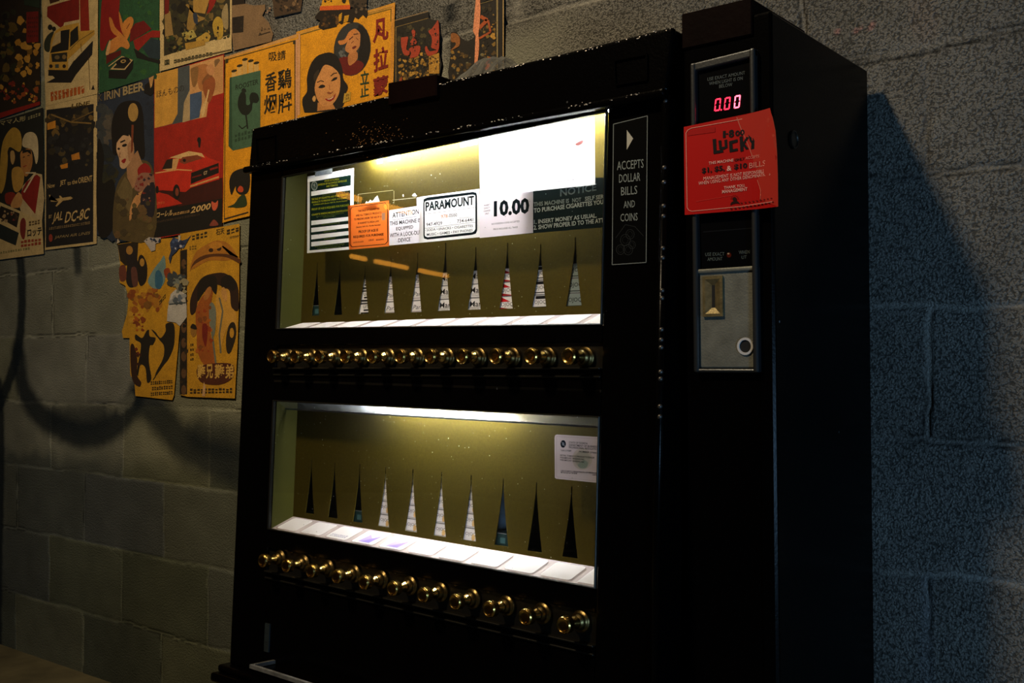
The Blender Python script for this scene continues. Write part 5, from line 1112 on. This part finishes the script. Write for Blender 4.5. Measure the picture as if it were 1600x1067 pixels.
A.text('ローレル', (974, 724), (1075, 706), 36, (214, 176, 116), 0.02, 8); A.scrib((1080, 708), (1185, 688), 16, 10, (196, 150, 90), 4); A.text('2000', (1190, 694), (1312, 668), 42, (216, 176, 112), 0.02, 10); A.blob([(1322, 620), (1345, 628), (1362, 612), (1360, 650), (1345, 675), (1328, 668)], (206, 90, 60)); A.scrib((975, 755), (1250, 705), 12, 26, (70, 54, 40), 5); A.blob([(1310, 770), (1336, 732), (1362, 755), (1360, 768)], (130, 60, 46)); A.scrib((972, 640), (1030, 632), 14, 4, (214, 90, 50), 6)
done(A, 'red poster of a red two-door car seen from behind')

# 9 cigarette pack poster, tall and yellow, its lower part beside the machine
A = poster(0.0053); A.sheet([(351.5, 89), (466, 53), (463, 318), (348, 348)], YL, 6, 10, 0.4, 9); A.up(); A.view(3.683, 350, 60)
A.poly([(0, 108), (420, -26), (420, -6), (0, 122)], (206, 150, 80)); A.poly([(412, 10), (424, 0), (420, 900), (410, 910)], (206, 150, 110)); A.up()
Gd = (52, 46, 18)
A.line([(8, 125), (408, 12), (408, 900)], 5, Gd); A.line([(8, 125), (2, 1040)], 4, Gd); A.poly([(396, 14), (412, 10), (412, 32), (398, 34)], Gd); A.poly([(8, 120), (26, 116), (24, 140), (8, 146)], Gd)
for k, (x, y, h_) in enumerate(((44, 190, 40), (76, 160, 60), (106, 124, 90), (140, 132, 74), (172, 144, 56))):
    A.poly([(x, y), (x+28, y-8), (x+28, y+h_), (x, y+h_+8)], (212, 166, 90)); A.up(); A.ell(x+14, y-3, 17, 8, (44, 36, 14), -0.25)
A.up(); A.poly([(32, 226), (210, 184), (208, 610), (50, 645), (26, 620)], (64, 98, 74)); A.up(); A.poly([(32, 226), (44, 222), (48, 640), (26, 620)], (44, 76, 56)); A.text('ROOSTER', (66, 298), (198, 262), 30, (24, 44, 30), 0.02)
A.blob([(80, 360), (92, 320), (112, 300), (126, 330), (128, 380), (150, 376), (146, 340), (160, 312), (190, 318), (202, 350), (188, 372), (166, 372), (160, 410), (136, 440), (104, 436), (82, 400)], (14, 26, 20)); A.blob([(100, 300), (110, 286), (124, 292), (128, 306), (112, 314)], (18, 30, 22)); A.line([(126, 436), (136, 520)], 9, (14, 26, 20)); A.line([(132, 500), (104, 520), (84, 500)], 6, (14, 26, 20)); A.scrib((60, 600), (190, 566), 50, 7, (40, 68, 50), 4)
for t, x0, x1, y0, y1, h in (('吸', 258, 304, 134, 128, 52), ('請', 308, 354, 128, 120, 54), ('香', 236, 302, 314, 298, 110), ('鷄', 308, 388, 300, 282, 116), ('烟', 230, 302, 440, 424, 110), ('牌', 310, 390, 436, 410, 112)): A.text(t, (x0, y0), (x1, y1), h, (26, 26, 18), 0.006 if h < 60 else 0.014)
A.blob([(42, 900), (30, 830), (44, 780), (80, 755), (130, 750), (150, 800), (140, 880), (100, 900), (70, 880), (66, 850)], (18, 16, 14)); A.blob([(78, 870), (92, 848), (110, 860), (108, 882), (88, 884)], (196, 70, 34)); A.blob([(20, 970), (60, 950), (90, 910), (120, 900), (130, 960), (80, 975), (50, 972)], (40, 56, 26)); A.line([(0, 1040), (140, 1000)], 8, (60, 44, 24))
done(A, 'yellow poster of an open green cigarette pack with a black rooster')

# 10 smiling woman, yellow portrait poster
A = poster(0.0049); A.sheet([(463, 50), (617, 4), (612, 262), (460, 300)], YL, 6, 8, 0.3, 10); A.up(); A.view(5.618, 460, 0)
A.poly([(15, 290), (880, 30), (872, 62), (15, 318)], (206, 146, 54)); A.poly([(846, 60), (880, 30), (862, 760), (842, 760)], (206, 140, 50)); A.poly([(15, 290), (50, 300), (48, 1010), (10, 1010)], (212, 156, 110)); A.up()
A.line([(52, 305), (250, 248)], 8, (96, 84, 22)); A.line([(640, 135), (848, 78), (846, 190)], 8, (96, 84, 22)); A.line([(640, 120), (860, 60)], 4, (110, 90, 26)); A.line([(54, 305), (50, 1000)], 4, (150, 104, 20))
A.ell(508, 430, 162, 238, (44, 46, 46), 0.12); A.up()
A.blob([(560, 220), (640, 280), (665, 420), (640, 540), (580, 620), (560, 480), (590, 340)], (18, 14, 14)); A.blob([(390, 520), (470, 500), (480, 560), (560, 530), (610, 570), (560, 640), (480, 662), (430, 640)], (106, 18, 14)); A.mottle(380, 420, 460, 500, 14, 18, [(70, 74, 76), (40, 46, 48), (96, 98, 96)], 3); A.up()
A.blob([(480, 470), (545, 450), (552, 520), (490, 575), (470, 540)], (188, 120, 66)); A.blob([(445, 430), (460, 380), (500, 290), (560, 250), (585, 280), (580, 380), (550, 440), (500, 468), (460, 456)], (196, 128, 72)); A.blob([(385, 360), (440, 345), (480, 280), (530, 252), (540, 280), (490, 330), (450, 380), (400, 392)], (200, 124, 60)); A.up()
A.line([(480, 350), (515, 320)], 8, (70, 30, 18)); A.line([(520, 302), (560, 296)], 8, (60, 26, 18)); A.line([(500, 380), (520, 360)], 6, (110, 56, 30)); A.blob([(505, 420), (530, 402), (545, 410), (520, 432)], (110, 40, 26)); A.line([(540, 330), (560, 350)], 5, (110, 60, 34)); A.blob([(545, 255), (590, 250), (600, 420), (575, 420), (578, 300)], (18, 14, 14)); A.up()
# her head
A.blob([(250, 470), (320, 462), (380, 500), (420, 600), (430, 690), (470, 760), (450, 830), (440, 900), (380, 960), (120, 990), (80, 960), (70, 870), (110, 800), (110, 680), (140, 570), (190, 500)], (17, 14, 13)); A.up()
A.poly([(205, 900), (330, 900), (360, 955), (200, 975)], (190, 126, 66)); A.blob([(240, 575), (300, 555), (370, 590), (398, 660), (402, 760), (380, 850), (320, 925), (250, 930), (200, 870), (178, 780), (190, 680)], (208, 142, 80)); A.up()
A.blob([(232, 560), (262, 540), (330, 545), (385, 600), (400, 660), (372, 620), (320, 580), (262, 572), (222, 640), (186, 720), (178, 760), (165, 690)], (17, 14, 13)); A.blob([(170, 660), (215, 610), (210, 660), (180, 720)], (50, 40, 28)); A.up()
A.line([(198, 725), (230, 708), (258, 716)], 8, (40, 24, 16)); A.line([(318, 668), (345, 645), (374, 640)], 8, (40, 24, 16)); A.blob([(210, 768), (235, 744), (264, 748), (268, 764), (236, 774)], (30, 20, 16)); A.blob([(322, 712), (345, 684), (374, 676), (372, 694), (345, 708)], (30, 20, 16)); A.line([(306, 740), (312, 790)], 5, (170, 100, 56)); A.blob([(285, 812), (302, 806), (322, 812), (340, 796), (336, 812), (306, 828)], (150, 84, 46)); A.blob([(268, 868), (300, 862), (340, 845), (362, 820), (350, 862), (320, 888), (290, 886)], (150, 34, 26)); A.up(); A.blob([(285, 869), (315, 862), (345, 844), (330, 864), (305, 873)], (226, 196, 160)); A.ell(238, 757, 8, 9, (10, 8, 8)); A.ell(348, 692, 8, 9, (10, 8, 8)); A.blob([(158, 860), (176, 838), (188, 860), (180, 890), (164, 888)], (214, 160, 90))
A.poly([(438, 820), (496, 806), (490, 880), (426, 905)], (190, 150, 50)); A.up(); A.scrib((450, 880), (480, 870), 50, 3, (120, 90, 26), 3)
for t, x0, x1, y0, y1, h in (('凡', 688, 824, 385, 350, 205), ('拉', 694, 822, 640, 600, 205), ('蒙', 690, 822, 850, 815, 165)): A.text(t, (x0, y0), (x1, y1), h, (126, 24, 16), 0.03)
A.text('立', (578, 746), (654, 732), 118, (40, 64, 40), 0.02); A.text('止', (578, 856), (652, 838), 100, (40, 64, 40), 0.02)
done(A, 'yellow poster of a smiling dark-haired woman with an oval inset portrait')

# 11 dark poster with torn middle and red script: two surviving pieces of one sheet
A = poster(0.0046); A.view(8, 600, 0)
A.poly([(100, 275), (160, 255), (555, 150), (560, 230), (580, 240), (690, 260), (700, 420), (690, 660), (720, 800), (690, 960), (690, 1160), (95, 1300)], (20, 17, 14)); A.up()
A.poly([(150, 335), (560, 225), (685, 275), (690, 660), (715, 800), (690, 955), (690, 1150), (145, 1290)], (26, 24, 18)); A.line([(148, 338), (148, 1200)], 7, (150, 120, 60)); A.line([(148, 338), (555, 226)], 5, (150, 120, 60)); A.line([(110, 262), (550, 140)], 9, (150, 120, 80)); A.up()
A.mottle(180, 330, 670, 640, 90, 26, [(40, 38, 26), (14, 12, 10), (70, 62, 36), (20, 18, 14)], 3); A.mottle(180, 660, 670, 1000, 150, 26, [(150, 110, 40), (16, 13, 10), (90, 68, 28), (22, 18, 12), (186, 140, 56)], 4); A.poly([(560, 700), (690, 660), (690, 920), (560, 920)], (176, 128, 44)); A.poly([(190, 1000), (225, 950), (225, 1010), (190, 1030)], (160, 66, 28)); A.up()
A.mottle(570, 700, 690, 900, 40, 12, [(110, 76, 26), (60, 44, 20), (196, 150, 66)], 5)
Rs = (168, 60, 34)
for b in ([(212, 480), (250, 465), (300, 462), (290, 540), (280, 620), (320, 640), (310, 690), (250, 680), (220, 600)], [(345, 390), (372, 370), (392, 400), (385, 470), (410, 530), (380, 560), (330, 560), (330, 520), (360, 470)], [(310, 620), (345, 590), (430, 570), (455, 600), (430, 690), (370, 720), (320, 720), (340, 660)],
          [(555, 390), (600, 355), (640, 300), (680, 270), (688, 600), (640, 615), (590, 590), (600, 520), (590, 450)], [(512, 590), (535, 580), (570, 640), (668, 625), (660, 660), (560, 700), (520, 650)]): A.blob(b, Rs)
A.up(); A.mottle(330, 420, 400, 680, 12, 12, [(20, 16, 12), (60, 24, 16)], 6); A.mottle(610, 330, 670, 560, 10, 13, [(24, 18, 12), (60, 26, 16)], 7)
# right piece
A.L = 0
A.poly([(835, 400), (900, 395), (960, 470), (1040, 520), (1110, 480), (1150, 430), (1200, 200), (1200, -40), (1500, -60), (1495, 1000), (1480, 1040), (830, 1130), (800, 900), (830, 700)], (22, 18, 14)); A.up()
A.poly([(1405, -30), (1425, -30), (1422, 900), (1410, 900)], (150, 130, 84)); A.poly([(1480, -30), (1498, -30), (1496, 900), (1482, 900)], (170, 140, 90)); A.mottle(840, 640, 1400, 980, 120, 26, [(140, 104, 40), (18, 14, 10), (80, 60, 26), (110, 104, 74), (24, 20, 14)], 8); A.mottle(1215, 60, 1390, 620, 50, 26, [(16, 14, 12), (50, 42, 24), (28, 24, 16), (130, 100, 40)], 9); A.poly([(1425, -30), (1480, -30), (1480, 900), (1425, 900)], (14, 12, 11)); A.poly([(1200, -40), (1400, -60), (1210, 45)], (14, 12, 11)); A.up(); A.line([(1210, 45), (1360, 2)], 5, (150, 130, 80))
A.line([(1205, 205), (1290, 250), (1190, 350)], 44, (168, 76, 30)); A.line([(1300, 250), (1330, 400), (1190, 480)], 26, (168, 76, 30)); A.blob([(840, 420), (900, 420), (945, 470), (945, 560), (900, 600), (830, 630), (890, 570), (890, 530), (840, 520)], (140, 84, 36)); A.mottle(1285, 680, 1320, 860, 12, 22, [(168, 76, 34), (150, 60, 24)], 10); A.mottle(1340, 280, 1400, 580, 14, 22, [(176, 130, 50), (120, 90, 36)], 11); A.up()
A.poly([(1150, -40), (1200, -40), (1205, 120), (1195, 330), (1180, 420), (1190, 540), (1185, 650), (1165, 810), (1130, 790), (1140, 560), (1145, 450), (1112, 390), (1130, 180)], (222, 140, 98))
done(A, 'dark torn poster with red script and a pale ripped strip, behind the machine top')

# 12 yellow action poster, torn along its left edge
A = poster(0.0046); A.view(3.81, 180, 360)
YD = (196, 142, 30)
A.poly([(15, 82), (140, 62), (330, 45), (385, 40), (386, 560), (350, 980), (340, 1010), (120, 985), (115, 900), (90, 860), (85, 640), (45, 640), (40, 600), (70, 500), (80, 400), (60, 330), (25, 310), (30, 200)], YD); A.up()
A.poly([(15, 84), (138, 66), (130, 200), (60, 210), (30, 180)], (40, 30, 20)); A.blob([(60, 120), (90, 90), (120, 130), (140, 230), (130, 320), (90, 340), (65, 300), (70, 200)], (30, 24, 26)); A.blob([(140, 160), (165, 150), (190, 210), (185, 300), (150, 330), (130, 260)], (26, 20, 16)); A.blob([(25, 220), (60, 210), (65, 290), (30, 300)], (110, 56, 40)); A.blob([(95, 230), (125, 225), (135, 320), (105, 330)], (96, 56, 46)); A.ell(85, 118, 20, 26, (170, 120, 50)); A.ell(160, 190, 14, 24, (180, 130, 50)); A.up()
A.mottle(90, 350, 260, 480, 50, 20, [(160, 90, 28), (140, 70, 24), (176, 116, 32), (130, 84, 28)], 4, rag=0.8); A.mottle(85, 480, 170, 600, 24, 15, [(176, 90, 30), (206, 150, 44), (130, 60, 22)], 5); A.blob([(195, 300), (230, 230), (270, 180), (290, 150), (300, 200), (295, 300), (260, 345), (220, 340)], (110, 140, 140)); A.blob([(240, 250), (265, 240), (285, 290), (270, 345), (240, 335)], (50, 100, 130)); A.blob([(290, 235), (320, 225), (330, 270), (300, 280)], (140, 60, 26)); A.up()
A.blob([(185, 600), (200, 592), (206, 630), (240, 640), (225, 680), (205, 690), (200, 780), (215, 880), (190, 905), (180, 820), (150, 800), (135, 865), (130, 830), (150, 720), (150, 670), (120, 650), (122, 618), (160, 640)], (26, 22, 16)); A.blob([(215, 590), (240, 605), (270, 640), (300, 600), (300, 560), (330, 548), (352, 570), (350, 680), (320, 760), (290, 800), (240, 868), (245, 840), (285, 760), (290, 690), (262, 650)], (26, 22, 16)); A.blob([(90, 700), (110, 680), (130, 760), (130, 860), (155, 905), (140, 930), (100, 880)], (50, 26, 16)); A.up()
A.mottle(110, 690, 150, 800, 8, 12, [(110, 40, 20), (60, 30, 18)], 7); A.line([(225, 890), (240, 868)], 5, (30, 24, 16))
for k in range(3): A.scrib((210+8*(k == 1), 985-k*33), (342, 975-k*33), 20, 11-2*(k == 1), (60, 44, 18), 30+k)
A.scrib((262, 448), (300, 400), 26, 4, (60, 46, 20), 8)
done(A, 'torn yellow film poster with black leaping figures')

# 13 yellow film poster next to the machine, with its strip of dark pictures
A = poster(0.0055); A.view(3.81, 180, 360)
A.poly([(386, 20), (740, -40), (738, 400), (728, 700), (712, 1000), (430, 990), (384, 978), (388, 560)], YD); A.up()
A.poly([(388, 120), (428, 112), (428, 975), (384, 978)], (30, 24, 20)); A.up()
for y in (180, 270, 560, 650, 730, 830, 930): A.ell(408, y+20, 15, 30, (96, 66, 40))
A.mottle(392, 140, 424, 960, 30, 12, [(16, 13, 12), (50, 38, 26)], 4)
A.scrib((455, 62), (552, 40), 34, 4, (50, 40, 18), 4); A.text('石天', (600, 30), (650, 20), 34, (46, 36, 16), 0.02); A.scrib((660, 30), (738, 6), 30, 3, (46, 36, 16), 5); A.scrib((680, 50), (735, 38), 12, 6, (70, 54, 22), 6); A.scrib((440, 118), (485, 112), 26, 3, (110, 84, 26), 7)
A.blob([(446, 230), (480, 130), (560, 76), (610, 60), (670, 76), (720, 140), (736, 200), (736, 160), (660, 180), (560, 180), (480, 220)], (176, 112, 34)); A.blob([(445, 250), (470, 205), (560, 160), (660, 160), (738, 195), (738, 170), (660, 140), (540, 145), (470, 185)], (90, 50, 20)); A.ell(570, 118, 14, 12, (50, 30, 14)); A.ell(618, 108, 14, 14, (50, 30, 14)); A.blob([(556, 90), (600, 66), (640, 88), (600, 110)], (196, 130, 40)); A.up()
A.blob([(450, 500), (446, 420), (470, 350), (520, 280), (590, 255), (660, 258), (725, 320), (736, 420), (728, 480), (680, 450), (640, 340), (580, 330), (500, 400), (480, 480)], (44, 24, 16)); A.blob([(485, 620), (480, 480), (520, 390), (580, 350), (570, 440), (560, 560), (585, 700), (600, 800), (530, 800), (490, 720)], (160, 84, 28)); A.blob([(600, 400), (640, 350), (680, 360), (690, 450), (720, 500), (720, 640), (690, 560), (650, 620), (625, 720), (610, 600)], (206, 152, 60)); A.up()
A.blob([(500, 300), (570, 268), (605, 290), (600, 380), (560, 340), (520, 380), (490, 420)], (22, 16, 12)); A.blob([(630, 290), (680, 265), (726, 320), (700, 360), (670, 340), (640, 350)], (22, 16, 12)); A.blob([(560, 450), (580, 430), (600, 480), (595, 600), (580, 630), (562, 560)], (120, 124, 110)); A.line([(575, 600), (600, 800)], 10, (110, 110, 96)); A.line([(620, 400), (640, 480), (620, 620), (628, 730)], 10, (110, 104, 84)); A.blob([(660, 640), (680, 560), (710, 550), (720, 620), (690, 720), (665, 725)], (34, 26, 18)); A.mottle(490, 420, 570, 720, 22, 16, [(150, 60, 22), (130, 70, 26), (176, 96, 30)], 8); A.up(); A.ell(694, 610, 13, 30, (196, 140, 40)); A.blob([(520, 560), (550, 570), (540, 690), (520, 640)], (120, 30, 18)); A.ell(550, 375, 18, 44, (176, 112, 52), 0.4); A.ell(650, 380, 16, 44, (206, 150, 80), -0.2)
for y in (690, 718, 748, 776): A.scrib((445, y), (468, y-4), 14, 2, (50, 40, 18), y)
A.ell(466, 600, 18, 34, (150, 104, 40)); A.blob([(448, 580), (460, 556), (480, 566), (484, 590)], (26, 20, 14))
A.blob([(486, 860), (500, 810), (600, 790), (700, 800), (694, 880), (620, 918), (520, 908)], (80, 34, 16)); A.up()
for t, x0, x1 in (('難', 488, 536), ('兄', 540, 582), ('難', 592, 650), ('弟', 654, 706)): A.text(t, (x0, 884), (x1, 880), 86, (206, 160, 76), 0.03)
A.scrib((442, 972), (700, 968), 30, 12, (60, 44, 18), 9); A.poly([(516, 985), (528, 900), (538, 930), (534, 988)], (206, 160, 110))
done(A, 'yellow film poster with two large faces and a strip of dark portraits')

# small torn scraps where the two yellow posters meet
A = poster(0.0066); A.view(3.81, 180, 360)
A.poly([(330, 380), (360, 350), (412, 372), (425, 450), (426, 515), (385, 570), (360, 548), (308, 540), (312, 470)], (190, 184, 178)); A.up(); A.mottle(330, 385, 410, 440, 14, 14, [(100, 112, 130), (150, 150, 150), (80, 90, 100)], 3, rag=0.8); A.line([(320, 440), (420, 430)], 8, (60, 70, 76)); A.mottle(320, 260, 420, 370, 26, 20, [(120, 126, 120), (60, 66, 70), (150, 140, 110)], 5)
tag(A.build('paper_scrap', M_INK), 'pale torn paper scrap stuck between the two yellow film posters', 'paper scrap')
A = poster(0.0070); A.view(3.81, 180, 360)
A.poly([(325, 75), (345, 40), (372, 50), (400, 60), (430, 50), (455, 24), (440, 48), (410, 100), (380, 105), (360, 130), (338, 150), (326, 198), (318, 165), (332, 120)], (44, 58, 90)); A.up(); A.mottle(335, 55, 420, 110, 14, 10, [(190, 186, 196), (30, 40, 70), (70, 90, 130)], 6); A.poly([(375, 30), (388, 28), (388, 58), (376, 60)], (200, 190, 170))
tag(A.build('paper_scrap', M_INK), 'blue torn paper scrap at the top of the two yellow film posters', 'paper scrap')
A = poster(0.0068); A.view(3.81, 180, 360)
A.poly([(170, 62), (200, 40), (236, 44), (272, 42), (268, 70), (240, 78), (238, 118), (214, 125), (194, 92)], (180, 168, 160)); A.up(); A.mottle(185, 48, 265, 66, 10, 9, [(50, 66, 100), (30, 40, 60)], 7)
tag(A.build('paper_scrap', M_INK), 'small grey and blue paper scrap below the kimono poster', 'paper scrap')
